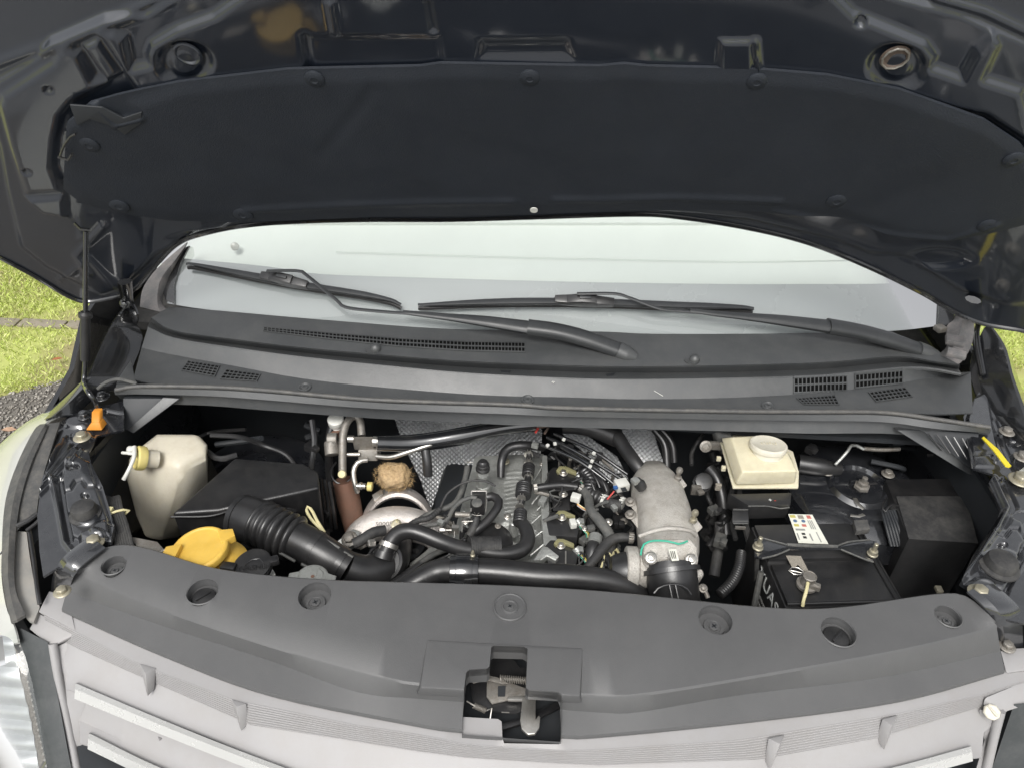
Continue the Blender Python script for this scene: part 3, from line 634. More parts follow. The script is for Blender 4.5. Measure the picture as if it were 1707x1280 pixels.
# ---- wipers
def wiper(blade, conn, arm_thin, arm, arm2, cap, label):
    mb = MB(); pts = [P(x, y, gWS(.020)) for x, y, _ in blade]; mb.tube(pts, [r_*1.15e-3 for _, _, r_ in blade], 10, seg=90, flat=.62)
    pts2 = [p+Vector((0, .002, -.010)) for p in pts]; mb.tube(pts2, .0035, 6, seg=60, m=1, flat=1.4)
    w_ = build(mb, 'wiper', ['wiper', 'rubber'], van, label=label)
    (x0, y0), (x1, y1) = conn; a, b = P(x0, y0, gWS(.030)), P(x1, y1, gWS(.030)); d = (b-a).normalized(); s = d.cross(Vector((0, -.6, .8))).normalized(); n_ = s.cross(d)
    def cross(c, hw, hh, low): return [c+s*hw+n_*hh, c-s*hw+n_*hh, c+s*hw*1.15-n_*low, c-s*hw*1.15-n_*low]
    mb = MB(); L = (b-a).length
    mb.hull(cross(a, .007, .002, .012)+cross(a+d*L*.25, .009, .004, .012)); mb.hull(cross(a+d*L*.2, .008, .004, .012)+cross(a+d*L*.45, .009, .012, .012)+cross(a+d*L*.7, .009, .010, .012)); mb.hull(cross(a+d*L*.68, .009, .006, .012)+cross(b, .007, .002, .012))
    build(mb, 'blade_connector', 'plast', w_, bevel=.0015)
    mb = MB(); mb.box(a+d*L*.5+n_*.013, (.022, .006, .004), Matrix((d, s, n_)).transposed()); build(mb, 'release_tab', 'wiper', w_, bevel=.001)
    mb = MB(); mb.tube([P(x, y, gWS(h)) for x, y, h in arm_thin], .0042, 8, flat=.6); build(mb, 'arm_rod', 'wiper', w_)
    mb = MB(); mb.tube([P(x, y, gWS(h)) for x, y, h, _ in arm], [r_*1.2e-3 for *_, r_ in arm], 12, seg=40, flat=.6); build(mb, 'arm', 'wiper', w_)
    mb = MB(); mb.tube([P(x, y, gWS(h)) for x, y, h, _ in arm2], [r_*1.2e-3 for *_, r_ in arm2], 14, seg=40, flat=.7); build(mb, 'arm_head', 'wiper', w_)
    mb = MB(); mb.tube([P(x, y, gWS(h)) for x, y, h, _ in cap], [r_*1.2e-3 for *_, r_ in cap], 14, seg=14, flat=.75); build(mb, 'pivot_cap', 'cowl', w_)
wiper([(311, 440, 3), (330, 442, 6), (440, 464, 9), (520, 478, 9), (600, 490, 8), (650, 500, 7), (668, 508, 3)], ((434, 458), (512, 474)),
      [(445, 452, .042), (496, 452, .046), (512, 460, .045), (560, 500, .04), (578, 513, .038), (640, 520, .038), (700, 524, .038)],
      [(672, 521, .036, 5), (720, 526, .036, 8), (800, 535, .036, 13), (884, 547, .036, 16)], [(880, 546, .038, 17), (930, 553, .038, 17), (980, 566, .036, 17), (1034, 585, .032, 16)], [(1030, 583, .034, 16.5), (1046, 590, .032, 16), (1060, 596, .030, 10)],
      'black wiper reaching up to the left side of the glass')
wiper([(697, 508, 3), (712, 508, 7), (820, 504, 9), (925, 503, 9), (1020, 505, 9), (1120, 509, 9), (1230, 512, 8), (1256, 515, 4)], ((925, 498), (1024, 503)),
      [(962, 490, .044), (1024, 490, .046), (1050, 497, .043), (1100, 515, .038), (1140, 519, .037), (1190, 524, .037)],
      [(1150, 518, .036, 5), (1200, 524, .036, 8), (1290, 533, .036, 13), (1384, 545, .036, 16)], [(1380, 544, .038, 17), (1430, 553, .038, 17), (1480, 566, .036, 17), (1534, 584, .032, 15)], [(1530, 582, .034, 16), (1548, 588, .032, 15), (1562, 593, .030, 10)],
      'black wiper lying across the middle of the glass')

# debris on the cowl
mb = MB(); mb.tube([CS(1090, 651, .001), CS(1096, 656, .0025), (CS(1105, 660, .001))], .0006, 6)
tag(build(mb, 'twig', 'white'), 'tiny pale curved twig lying on the cowl right of centre', 'twig')
mb = MB(); c_ = CS(922, 637, .0015)
for a in (0, 1.57): mb.box(c_, (.006, .0012, .0012), Matrix.Rotation(a+.2, 3, 'Z'))
tag(build(mb, 'petal', 'white'), 'small white petal like fleck on the middle of the cowl', 'petal')
mb = MB(); mb.hull([CS(x, y, h) for x, y in ((834, 618), (852, 619), (848, 623), (836, 622)) for h in (.0003, .0012)]); tag(build(mb, 'leaf_crumb', 'dark'), 'dark leaf crumb on the cowl ridge left of centre', 'leaf crumb', 'dark crumbs on the cowl ridge')
mb = MB(); mb.hull([CS(x, y, h) for x, y in ((1010, 625), (1026, 622), (1022, 627), (1012, 628)) for h in (.0003, .0012)]); tag(build(mb, 'leaf_crumb', 'dark'), 'dark leaf crumb on the cowl ridge below the pivot cap', 'leaf crumb', 'dark crumbs on the cowl ridge')
# ---- slam cover (radiator top cover)
S0 = [(125, 944), (138, 930), (155, 919), (180, 911), (212, 908), (260, 918), (350, 945), (450, 959), (560, 967), (700, 971), (850, 976), (1000, 985), (1150, 1000), (1250, 1010), (1340, 1015), (1420, 1010), (1500, 998), (1560, 990), (1600, 990), (1630, 1006), (1660, 1036)]
KA = [(123, 949), (200, 940), (300, 985), (381, 1008), (500, 1036), (627, 1063), (715, 1072), (850, 1082), (970, 1090), (1020, 1095), (1200, 1078), (1363, 1056), (1500, 1034), (1600, 1020), (1661, 1041)]
KB = [(121, 955), (265, 1014), (451, 1077), (627, 1126), (697, 1140), (850, 1152), (1000, 1159), (1067, 1158), (1234, 1132), (1498, 1085), (1662, 1046)]
KC = [(111, 985), (269, 1042), (451, 1101), (592, 1152), (697, 1164), (850, 1175), (1000, 1187), (1067, 1186), (1234, 1158), (1473, 1128), (1668, 1085)]
KD = [(103, 1018), (276, 1094), (451, 1158), (697, 1209), (770, 1219), (850, 1226), (934, 1228), (1000, 1227), (1249, 1202), (1498, 1168), (1675, 1120)]
mb = MB()
def jit(c, z, dz=-.004): return pl([(x, y, z) for x, y in c], 0)
kbz = lambda dy, z: pl([(x, y+dy, z+.007*min(1, max(0, (x-1000)/450))) for x, y in KB], 0)
mb.loft([jit([(x, y-1) for x, y in S0], .970), jit(S0, .978), jit(KA, .974), kbz(-3, .9625), kbz(2, .960), jit(KC, .937), jit([(x, y-4) for x, y in KD], .928), jit(KD, .925)], 110, thick=.0045, td=(0, .15, -1))
sl = build(mb, 'slam_cover', 'slam', van, ang=24, label='wide grey plastic cover over the front crossmember')
mb = MB(); mb.hull(pl([(712, 1066, .976), (972, 1080, .976), (967, 1160, .968), (700, 1146, .968), (970, 1172, .950), (694, 1158, .950), (700, 1150, .94), (970, 1165, .94), (712, 1066, .95), (972, 1080, .95)], 0))
lp = build(mb, 'latch_pad', 'slam', sl, bevel=.003)
LH = [(819, 1078, .975), (823, 1075.5, .975), (873, 1077, .975), (879.5, 1081, .975), (877, 1146, .968), (881, 1150, .967), (930, 1154, .966), (936, 1160, .963), (935, 1236, .925), (770, 1224, .925), (771, 1195, .930), (777, 1121, .970), (782, 1116, .970), (812, 1113.5, .972), (816, 1110, .972)]
cy = []
holes = [(190, 942, 19), (338, 986, 25), (525, 994, 27), (1192, 1034, 28), (1397, 1053, 28), (1580, 1027, 21)]
for x, y, r_ in holes:
    p = P(x, y, .974); m_ = MPP(p); c = MB(); c.lathe(p, [(r_*m_, -.03), (r_*m_, .03)], (0, -.05, 1), 40); cy.append(c)
lh = pl(LH, 0); c = MB(); c.prism([p+Vector((0, 0, .04)) for p in lh], (0, 0, -.12)); cy.append(c)
cut(sl, cy); cut(lp, [c])
mb = MB(); lo = [p+Vector((0, 0, -.014)) for p in lh]; mb.loft([lh+[lh[0]], lo+[lo[0]]], n=0); build(mb, 'latch_rim', 'slam', sl, recalc=True)
def cupscrew(x, y, r_, deep, kind):
    p = P(x, y, .9725); m_ = MPP(p); mb = MB(); rr = r_*m_
    mb.lathe(p, [(rr+.0018, .0012), (rr+.0004, .0024), (rr-.0006, .001), (rr*.97, -deep), (rr*.95, -deep-.0015), (.0005, -deep-.0015)], (0, -.05, 1), 40, cap=False)
    cu = build(mb, 'screw_cup', 'slam', sl, recalc=True)
    q = p+Vector((0, -.002, -deep)); mb = MB()
    if kind == 's':
        mb.lathe(q, [(rr*.62, 0), (rr*.6, .0025), (rr*.42, .003), (rr*.38, .0018), (rr*.3, .0018), (rr*.28, .004), (rr*.1, .0045), (rr*.07, .003)], (0, -.05, 1), 28)
        b = build(mb, 'push_clip', 'slam', sl); mb = MB()
        for a in (.6, 2.17): mb.box(q+Vector((0, 0, .0046)), (rr*.34, rr*.07, .0006), Matrix.Rotation(a, 3, 'Z'))
        build(mb, 'cross_slot', 'dark', sl)
    else:
        mb.lathe(q, [(rr*.8, -.004), (rr*.8, .002), (rr*.74, .004), (rr*.1, .005)], (0, -.05, 1), 28); mb.box(q+Vector((0, 0, .0058)), (rr*1.0, rr*.14, .003), Matrix.Rotation(.8, 3, 'Z')); build(mb, 'twist_cap', 'plast', sl, bevel=.0006)
for (x, y, r_), d, k in zip(holes, (.012, .012, .013, .013, .012, .011), 'scsscs'): cupscrew(x, y, r_, d, k)
# round plate of the middle clip
p = P(850, 1012, .977); m_ = MPP(p); mb = MB()
mb.lathe(p, [(28*m_, -.002), (27.5*m_, .002), (26*m_, .0028), (24.5*m_, .0012), (14*m_, .001), (13*m_, .003), (11.5*m_, .0034), (10*m_, .0016), (6.5*m_, .0016), (6*m_, .0034), (2.4*m_, .0038), (1.8*m_, .002)], (0, -.02, 1), 40); build(mb, 'push_clip', 'slam', sl)
mb = MB()
for a in (.6, 2.17): mb.box(p+Vector((0, 0, .0039)), (7*m_, 1.5*m_, .0006), Matrix.Rotation(a, 3, 'Z'))
build(mb, 'cross_slot', 'dark', sl)

# ---- hood latch in the opening
mb = MB(); mb.prism(pl([(765, 1060), (965, 1060), (965, 1250), (765, 1250)], .885), (0, 0, -.01)); lt = build(mb, 'latch', 'dark', van, label='metal hood latch in the cover opening')
mb = MB(); mb.prism(pl([(780, 1122), (812, 1120), (818, 1100), (832, 1093), (848, 1093), (860, 1102), (866, 1111), (884, 1112), (880, 1180), (862, 1188), (790, 1180)], .912), (0, 0, -.004)); build(mb, 'latch_plate', 'plast_dusty', lt, bevel=.002)
mb = MB(); mb.prism(pl([(812, 1126), (842, 1134), (876, 1146), (892, 1158), (890, 1166), (868, 1164), (846, 1166), (820, 1172), (811, 1160)], .918), (0, 0, -.003)); mb.prism(pl([(786, 1130), (812, 1124), (830, 1128), (848, 1138), (838, 1139), (812, 1132), (788, 1138)], .924), (0, 0, -.002)); build(mb, 'latch_lever', 'steel_d', lt, bevel=.001)
mb = MB(); mb.prism(pl([(830, 1143), (843, 1142), (842, 1160), (830, 1160)], .9192), (0, 0, -.0005)); build(mb, 'lever_slot', 'dark', lt)
mb = MB(); mb.prism(pl([(871, 1161), (893, 1161), (893, 1198), (898, 1191), (901, 1194), (899, 1212), (892, 1222), (880, 1223), (870, 1214), (867, 1200)], .926), (0, -.001, -.004)); mb.prism(pl([(846, 1161), (870, 1159), (893, 1162), (892, 1168), (872, 1167), (846, 1166)], .923), (0, 0, -.004)); build(mb, 'safety_hook', 'steel', lt, bevel=.0012)
def coil(a, b, r_, n_, wr, name, m, par):
    a, b = Vector(a), Vector(b); d = (b-a); u = d.normalized(); s = u.cross(Vector((0, 0, 1))).normalized(); t = u.cross(s); K = n_*10
    mb = MB(); pts = [a+d*(i/K)+(s*math.cos(i*2*math.pi/10)+t*math.sin(i*2*math.pi/10))*r_ for i in range(K+1)]
    o_ = len(mb.v); mb.tube(pts, wr, 5, seg=min(250, K+1), smooth=False); return build(mb, name, m, par)
coil(P(832, 1130, .922), P(880, 1134, .922), .0045, 13, .0009, 'coil_spring', 'steel_d', lt)
coil(P(790, 1175, .915), P(810, 1184, .915), .0035, 10, .0007, 'coil_spring', 'steel_d', lt)
mb = MB(); mb.tube(pl([(778, 1168, .915), (782, 1176, .915), (790, 1175, .915)], 0), .001, 6); mb.tube(pl([(810, 1184, .915), (818, 1184, .918), (820, 1178, .92), (818, 1190, .92), (817, 1197, .915)], 0), .0012, 6); build(mb, 'spring_hook', 'steel', lt)
mb = MB(); mb.prism(pl([(832, 1206), (866, 1196), (900, 1182), (935, 1166), (938, 1176), (902, 1194), (868, 1206), (838, 1215)], .900), (0, 0, -.006)); build(mb, 'bar', 'plast_dusty', lt, bevel=.001)
mb = MB(); mb.prism(pl([(820, 1170), (862, 1172), (862, 1188), (818, 1184)], .914), (0, 0, -.003)); mb.prism(pl([(836, 1185.5), (849, 1186), (849, 1187.6), (836, 1187)], .9155), (0, 0, -.0005), 1); build(mb, 'latch_foot', ['plast_dusty', 'steel'], lt)

# ---- silver grille surround
GA = [(96, 1006), (276, 1082), (451, 1146), (697, 1197), (760, 1203), (768, 1194), (836, 1198), (838, 1238), (932, 1240), (940, 1217), (1000, 1215), (1249, 1190), (1498, 1156), (1690, 1102), (1760, 1080)]
G1 = [(74, 1024), (233, 1105), (392, 1165), (592, 1206), (697, 1222), (776, 1237), (838, 1243), (934, 1249), (1000, 1247), (1234, 1231), (1498, 1187), (1633, 1156), (1707, 1132), (1775, 1110)]
G2 = [(78, 1052), (128, 1080), (416, 1207), (592, 1235), (697, 1252), (776, 1262), (922, 1271), (1000, 1275), (1264, 1265), (1469, 1228), (1633, 1178), (1715, 1152), (1775, 1136)]
mb = MB(); mb.loft([arc([P(x, y, .921) for x, y in GA], 200, False), arc(pl(G1, .917), 200, False)], n=0, thick=.003)
gr = build(mb, 'grille', 'silver', van, label='silver grille with ribbed band, slats and bright strips')
n_r = 9; A_, B_ = arc(pl(G1, .917), 120, False), arc(pl(G2, .893), 120, False); mb = MB(); rows = []
for k in range(n_r*4+1):
    v = k/(n_r*4); d = (0, -.0016, .0006) if k % 4 in (1, 2) else (0, .0012, 0); rows.append([a.lerp(b, v)+Vector(d) for a, b in zip(A_, B_)])
mb.loft(rows, n=0); rb_ = build(mb, 'ribbed_band', 'silver', gr, recalc=False, ang=25)
CH1 = [(126, 1138), (280, 1203), (451, 1270), (600, 1318), (850, 1345), (1100, 1345), (1300, 1318), (1478, 1281), (1619, 1243)]
CH1b = [(124, 1164), (280, 1228), (451, 1294), (600, 1342), (850, 1369), (1100, 1369), (1300, 1342), (1478, 1306), (1622, 1268)]
G2s = [(120, 1074), (128, 1079), (416, 1206), (592, 1234), (697, 1251), (776, 1261), (922, 1270), (1000, 1274), (1264, 1264), (1469, 1227), (1640, 1175)]
sideL = [(112, 1120, .88), (110, 1150, .868)]
mb = MB(); mb.loft([B_[2:115], arc(pl([(112, 1120)]+[(x, y-12) for x, y in CH1[1:-1]]+[(1640, 1220)], .872), 113), arc(pl([(110, 1148)]+CH1[1:-1]+[(1636, 1262)], .868), 113)], n=0, thick=.003, td=(0, .3, -1)); build(mb, 'grille_slat', 'silver', gr)
def stripm(a, b, z0, z1):
    mb = MB(); mid = [((p[0]+q[0])/2, (p[1]+q[1])/2-3) for p, q in zip(a, b)]
    mb.loft([pl(a, z0-.004), pl(a, z0+.005), pl(mid, z0+.006), pl(b, z1+.003), pl(b, z1-.006)], 80); build(mb, 'bright_strip', 'chromeflat', gr, ang=30)
stripm(CH1, CH1b, .872, .862)
CH2 = [(148, 1221), (265, 1278), (451, 1352), (600, 1400), (900, 1420)]; CH2b = [(146, 1248), (265, 1304), (451, 1378), (600, 1426), (900, 1446)]
mb = MB(); mb.loft([pl([(144, 1170), (280, 1226), (451, 1292), (600, 1340), (900, 1380)], .835), pl([(132, 1200), (270, 1262), (451, 1335), (600, 1385), (900, 1410)], .812), pl([(134, 1238)]+CH2[1:], .808)], 60, thick=.003); build(mb, 'grille_slat', 'silver', gr)
stripm(CH2, CH2b, .812, .800)
mb = MB(); mb.loft([pl([(166, 1258), (280, 1310), (451, 1382), (600, 1430)], .77), pl([(156, 1300), (280, 1360), (451, 1420), (600, 1480)], .745)], 40, thick=.003); build(mb, 'grille_slat', 'silver', gr)
for T in ([(233, 1106), (260, 1113), (243, 1123), (257, 1148), (246, 1160)], [(386, 1165), (411, 1172), (394, 1178), (413, 1206), (402, 1218)], [(1281, 1230), (1308, 1224), (1300, 1240), (1274, 1265), (1284, 1284)], [(1471, 1198), (1497, 1191), (1486, 1209), (1461, 1229), (1474, 1250)], [(261, 1224), (273, 1229), (266, 1232), (268, 1240), (265, 1247)]):
    zz = .919 if T[0][1] < 1220 or T[0][0] > 1000 else .83; mb = MB(); mb.hull(pl([(x, y, z_) for (x, y), z_ in zip(T, (zz, zz, zz+.003, zz-.028, zz-.028))], 0)+pl([(T[0][0]+8, T[0][1]+8, zz-.02), (T[3][0], T[3][1], zz-.035)], 0)); build(mb, 'rib', 'silver', gr, bevel=.0006)
# plates: badge panel behind, dark cavity
for a in ([(632, 1262), (637, 1330), (540, 1330), (520, 1240)], [(1012, 1275), (1018, 1340), (1090, 1340), (1080, 1275)]):
    pass
mb = MB(); mb.loft([pl([(638, 1250), (780, 1266), (900, 1273), (1020, 1277)], .889), pl([(638, 1330), (780, 1342), (900, 1345), (1022, 1342)], .868)], 30, thick=.012); build(mb, 'badge_mount', 'silver', gr, bevel=.002)
mb = MB(); mb.prism(pl([(95, 1060), (1660, 1160), (1650, 1420), (160, 1420)], .78), (0, .02, -.3)); build(mb, 'grille_back', 'dark', gr)
# corners and side frames
mb = MB(); mb.hull(pl([(82, 984, .927), (113, 994, .927), (104, 1021, .922), (126, 1050, .918), (64, 1019, .922), (70, 1024, .905), (124, 1054, .905), (84, 990, .905)], 0)); mb.hull(pl([(64, 1021, .912), (126, 1053, .912), (119, 1062, .906), (84, 1078, .898), (49, 1048, .902), (60, 1040, .87), (110, 1075, .87)], 0)); build(mb, 'grille_corner', 'silver', gr, bevel=.0035)
mb = MB(); mb.hull(pl([(1672, 1080, .927), (1700, 1086, .927), (1760, 1075, .927), (1760, 1110, .922), (1676, 1122, .922), (1680, 1126, .905), (1760, 1090, .9)], 0)); mb.hull(pl([(1640, 1162, .915), (1712, 1132, .915), (1770, 1120, .91), (1760, 1160, .90), (1690, 1172, .90), (1672, 1188, .898), (1638, 1176, .90), (1645, 1180, .87), (1740, 1150, .87)], 0)); build(mb, 'grille_corner', 'silver', gr, bevel=.0035)
mb = MB(); mb.tube(pl([(88, 1072, .902), (96, 1120, .868), (112, 1200, .81), (130, 1290, .75)], 0), .0058, 12); build(mb, 'frame_bar', 'silver', gr)
mb = MB(); mb.tube(pl([(1668, 1184, .902), (1656, 1230, .86), (1640, 1300, .80)], 0), .0062, 12); build(mb, 'frame_bar', 'silver', gr)
mb = MB(); mb.loft([pl([(92, 1078, .895), (126, 1064, .893)], 0), pl([(100, 1120, .865), (150, 1150, .845)], 0), pl([(116, 1190, .82), (180, 1220, .79)], 0), pl([(138, 1300, .74), (168, 1300, .72)], 0)], 6, thick=.003); build(mb, 'side_frame', 'silver', gr)
mb = MB(); mb.loft([pl([(1634, 1182, .896), (1664, 1190, .894)], 0), pl([(1642, 1230, .85), (1654, 1240, .85)], 0), pl([(1622, 1300, .80), (1636, 1310, .79)], 0)], 6, thick=.003); build(mb, 'side_frame', 'silver', gr)
p = P(1653, 1186, .902); m_ = MPP(p); mb = MB(); mb.lathe(p, [(13*m_, -.003), (13*m_, .002), (10*m_, .004)], (-.3, -.5, .8), 8); mb.box(p+Vector((-.001, -.002, .005)), (.004, .016, .003), Matrix.Rotation(.4, 3, 'Z')); build(mb, 'clip', 'capcream', gr, bevel=.0008)
# ---- lamp side rubbers, headlamps
mb = MB(); mb.hull(pl([(24, 1040, .905), (80, 1069, .905), (121, 1290, .76), (80, 1290, .76), (40, 1060, .87), (80, 1100, .85)], 0)); build(mb, 'lamp_gap_cover', 'panel', van, bevel=.002)
mb = MB(); mb.hull(pl([(1690, 1172, .905), (1770, 1165, .905), (1740, 1300, .78), (1646, 1300, .78), (1700, 1200, .86)], 0)); build(mb, 'lamp_gap_cover', 'panel', van, bevel=.002)
mb = MB()
rB = [(104, 690, .985), (76, 704, .98), (50, 745, .972), (28, 800, .965), (8, 880, .955), (2, 950, .945), (10, 1010, .93), (24, 1045, .915), (30, 1070, .90)]
mB = [(98, 684, .975), (60, 702, .965), (20, 740, .955), (-10, 800, .94), (-28, 880, .93), (-32, 950, .915), (-26, 1010, .90), (-8, 1050, .89), (8, 1075, .88)]
lB = [(94, 678, .94), (40, 706, .92), (-20, 760, .88), (-70, 830, .84), (-100, 900, .80), (-120, 960, .78), (-110, 1030, .76), (-60, 1080, .76), (-30, 1090, .76)]
mb.loft([pl(rB, 0), pl(mB, 0), pl(lB, 0)], 40, thick=.004, td=(.3, .3, -1)); hl = build(mb, 'headlamp', 'lens', van, label='pale headlamp at the left edge')
mb = MB(); mir = lambda c: [Vector((.05-p.x, p.y, p.z)) for p in pl(c, 0)]
mb.loft([mir(rB), mir(mB), mir(lB), [Vector((.05+.93+.02*i/5, .95-.35*i/5, .62-.06*i/5)) for i in range(6)]], 40, thick=.004, td=(-.3, .3, -1)); build(mb, 'headlamp', 'lens', van)
mb = MB(); rows = []
for k in range(90):
    v = k/89; yy = 1056+v*240; zz = .902-.145*v; fl = .0045*abs(math.sin(k*.30+.6*math.sin(k*.11)))+.004*math.sin(k*.09)
    rows.append([P(x0+(yy-1056)*dx_, yy+dy_, zz-dz_)+Vector((0, -fl*g_, fl*g_)) for x0, dx_, dy_, dz_, g_ in ((-52, .02, -6, .05, .4), (-30, .05, -3, .03, 1), (-8, .10, 0, .016, 1.3), (10, .16, 2, .008, 1), (22, .205, 4, .004, .3))])
mb.loft(rows, n=0, thick=.003)
build(mb, 'reflector', 'reflector', hl)
mb = MB(); mb.loft([pl([(24, 1046, .915), (44, 1100, .888), (62, 1180, .842), (82, 1300, .77)], 0), pl([(4, 1060, .915), (10, 1110, .888), (20, 1190, .842), (30, 1300, .77)], 0), pl([(-50, 1066, .89), (-50, 1120, .862), (-50, 1200, .82), (-50, 1300, .75)], 0)], 20); build(mb, 'lamp_glass', 'glass', hl, recalc=False)
for k in range(22):
    y = 1066+k*10; x = 27+(y-1045)*.215; p = P(x, y, .912-.00058*(y-1050)); mb = MB(); mb.box(p, (.0022, .003, .002), Matrix.Rotation(.6, 3, 'Z')); build(mb, 'glass_stud', 'housing', hl, bevel=.0004)
# seals between lamp and fender
mb = MB(); mb.loft([pl([(74, 706, .988), (59, 713, .985), (30, 769, .978), (9, 834, .968), (3, 917, .958), (6, 977, .945), (18, 1036, .925)], 0), pl([(76, 706, .994), (66, 722, .992), (40, 775, .984), (21, 840, .975), (14, 917, .965), (15, 977, .952), (28, 1032, .932)], 0), pl([(80, 708, .990), (72, 726, .988), (50, 777, .981), (33, 838, .972), (25, 905, .962), (25, 977, .949), (42, 1024, .93)], 0)], 50, thick=.005); build(mb, 'lamp_seal', 'seal', van)
mb = MB(); mb.loft([pl([(78, 706, .987), (70, 726, .984), (48, 777, .976), (32, 838, .968), (27, 872, .962)], 0), pl([(92, 704, .987), (80, 735, .984), (62, 790, .976), (52, 840, .968), (48, 866, .962)], 0), pl([(100, 703, .985), (88, 739, .982), (70, 799, .974), (62, 845, .966), (61, 858, .96)], 0)], 30, thick=.004); lh_ = build(mb, 'lamp_housing', 'seal', van, ang=25)
mb = MB(); mb.loft([pl([(26, 884, .955), (25, 977, .94), (42, 1026, .92), (56, 1036, .915)], 0), pl([(44, 886, .955), (50, 930, .945), (58, 975, .935), (66, 1012, .92)], 0)], 24, thick=.006); build(mb, 'housing_panel', 'housing', lh_)
mb = MB(); mb.tube(pl([(48, 880, .965), (56, 930, .955), (62, 980, .945), (66, 1006, .935)], 0), .003, 8); mb.tube(pl([(28, 876, .968), (46, 868, .97), (62, 856, .972)], 0), .004, 8); mb.tube(pl([(44, 884, .968), (60, 872, .97), (70, 862, .972)], 0), .003, 8); build(mb, 'rubber_edge', 'plast_dusty', lh_)

# ---- fenders: stamped inner flanges
nz = (0, 0, 1)
Lf = [(118, 690), (98, 706), (86, 739), (70, 799), (62, 858), (66, 920), (72, 960)]
Rf = [(206, 668), (206, 716), (162, 726), (148, 754), (152, 772), (171, 810), (192, 879), (186, 904), (150, 912)]
FF = [('p', [(112, 768), (126, 760), (148, 772), (156, 800), (182, 870), (184, 895), (150, 905), (122, 895), (112, 850), (106, 800)], .006, 6), ('l', [(108, 822), (120, 819), (128, 806), (138, 802), (146, 813), (166, 812)], 2.5, -.004),
      ('e', 123, 781, 10, 5, -.012, 3), ('e', 144, 830, 6, 4, -.010, 2.5), ('e', 143, 862, 24, 18, .004, 5), ('l', [(88, 800), (98, 850), (108, 905), (120, 920)], 4, .007), ('l', [(100, 800), (108, 850), (118, 900)], 3, -.006),
      ('e', 157, 903, 22, 14, .006, 6), ('e', 137, 728, 18, 10, .006, 5), ('l', [(72, 806), (100, 765), (118, 742)], 2.4, .006), ('l', [(68, 816), (110, 770), (126, 748)], 2.4, .006), ('l', [(78, 790), (92, 757), (108, 735)], 2.4, .006), ('l', [(66, 826), (120, 772), (136, 750)], 2.2, .004), ('l', [(86, 772), (100, 742), (112, 728)], 2, .005),
      ('e', 128, 706, 20, 9, .007, 5), ('e', 141, 693, 12, 8, .006, 4), ('e', 171, 662, 16, 8, .006, 4), ('l', [(178, 686), (206, 692)], 3, -.006), ('l', [(160, 745), (172, 790), (190, 850), (200, 900)], 4, .006), ('e', 176, 890, 22, 16, .005, 7)]
inl = field('inner_fender', 'paint_in', van, Lf, Rf, 220, 110, gZ(.975), nz, FF, thick=.004, label='stamped black inner fender on the left')
Lr = [(1606, 694), (1622, 780), (1655, 790), (1648, 806), (1668, 850), (1658, 872), (1622, 925), (1600, 972), (1640, 1000), (1665, 1030)]
Rr = [(1640, 640), (1690, 700), (1740, 760), (1760, 800), (1770, 860), (1770, 920), (1770, 980), (1770, 1050)]
FR = [('p', [(1622, 665), (1645, 655), (1655, 720), (1668, 780), (1625, 778), (1612, 700)], .004, 5), ('l', [(1626, 758), (1645, 757), (1662, 752)], 2.5, -.005), ('e', 1660, 762, 8, 4, -.006, 3), ('e', 1668, 771, 9, 6, -.008, 3), ('e', 1690, 740, 8, 4, -.01, 2.5), ('l', [(1658, 700), (1672, 740), (1696, 790)], 3.5, -.006),
      ('e', 1678, 719, 15, 8, .006, 4), ('e', 1703, 762, 15, 9, .006, 4), ('l', [(1655, 800), (1678, 850), (1660, 885), (1600, 970)], 6, .009), ('l', [(1672, 800), (1692, 845), (1672, 880)], 4, -.006),
      ('e', 1705, 860, 16, 9, -.010, 4), ('l', [(1655, 890), (1674, 895), (1684, 882), (1696, 882), (1706, 896)], 2.5, -.004), ('e', 1669, 911, 7, 4, -.01, 2.5), ('e', 1665, 940, 34, 22, .004, 5), ('l', [(1705, 910), (1690, 960), (1668, 1000)], 4, -.007), ('e', 1632, 985, 26, 17, .007, 7), ('p', [(1668, 860), (1700, 850), (1710, 940), (1680, 985), (1610, 965), (1640, 905)], .004, 7)]
inr = field('inner_fender', 'paint_in', van, Lr, Rr, 220, 90, gZ(.975), nz, FR, thick=.004, label='stamped black inner fender on the right')
for x, y, r_, par, m in ((171, 660, 8, inl, 'paint'), (141, 692, 7, inl, 'paint'), (137, 727, 9, inl, 'zinc'), (157, 902, 11, inl, 'zinc'), (104, 984, 9, inl, 'zinc'), (1678, 718, 8, inr, 'steel_d'), (1704, 760, 9, inr, 'steel_d'), (1700, 798, 12, inr, 'zinc'), (1632, 986, 12, inr, 'zinc')):
    bolt(P(x, y+2, .983 if y > 0 else .98), r_, par, m=m)
bolt(P(1678, 1077, .930), 9, inr, m='steel_d')
for c, s_, par in ((P(143, 858, .98), 20, inl), (P(1665, 945, .98), 25, inr)):
    m_ = MPP(c); mb = MB(); mb.lathe(c, [(s_*1.25*m_, 0), (s_*1.25*m_, .003), (s_*m_, .005), (s_*m_, .014), (s_*.9*m_, .019), (s_*.5*m_, .021)], n=28); build(mb, 'bump_stop', 'rubber_d', par)
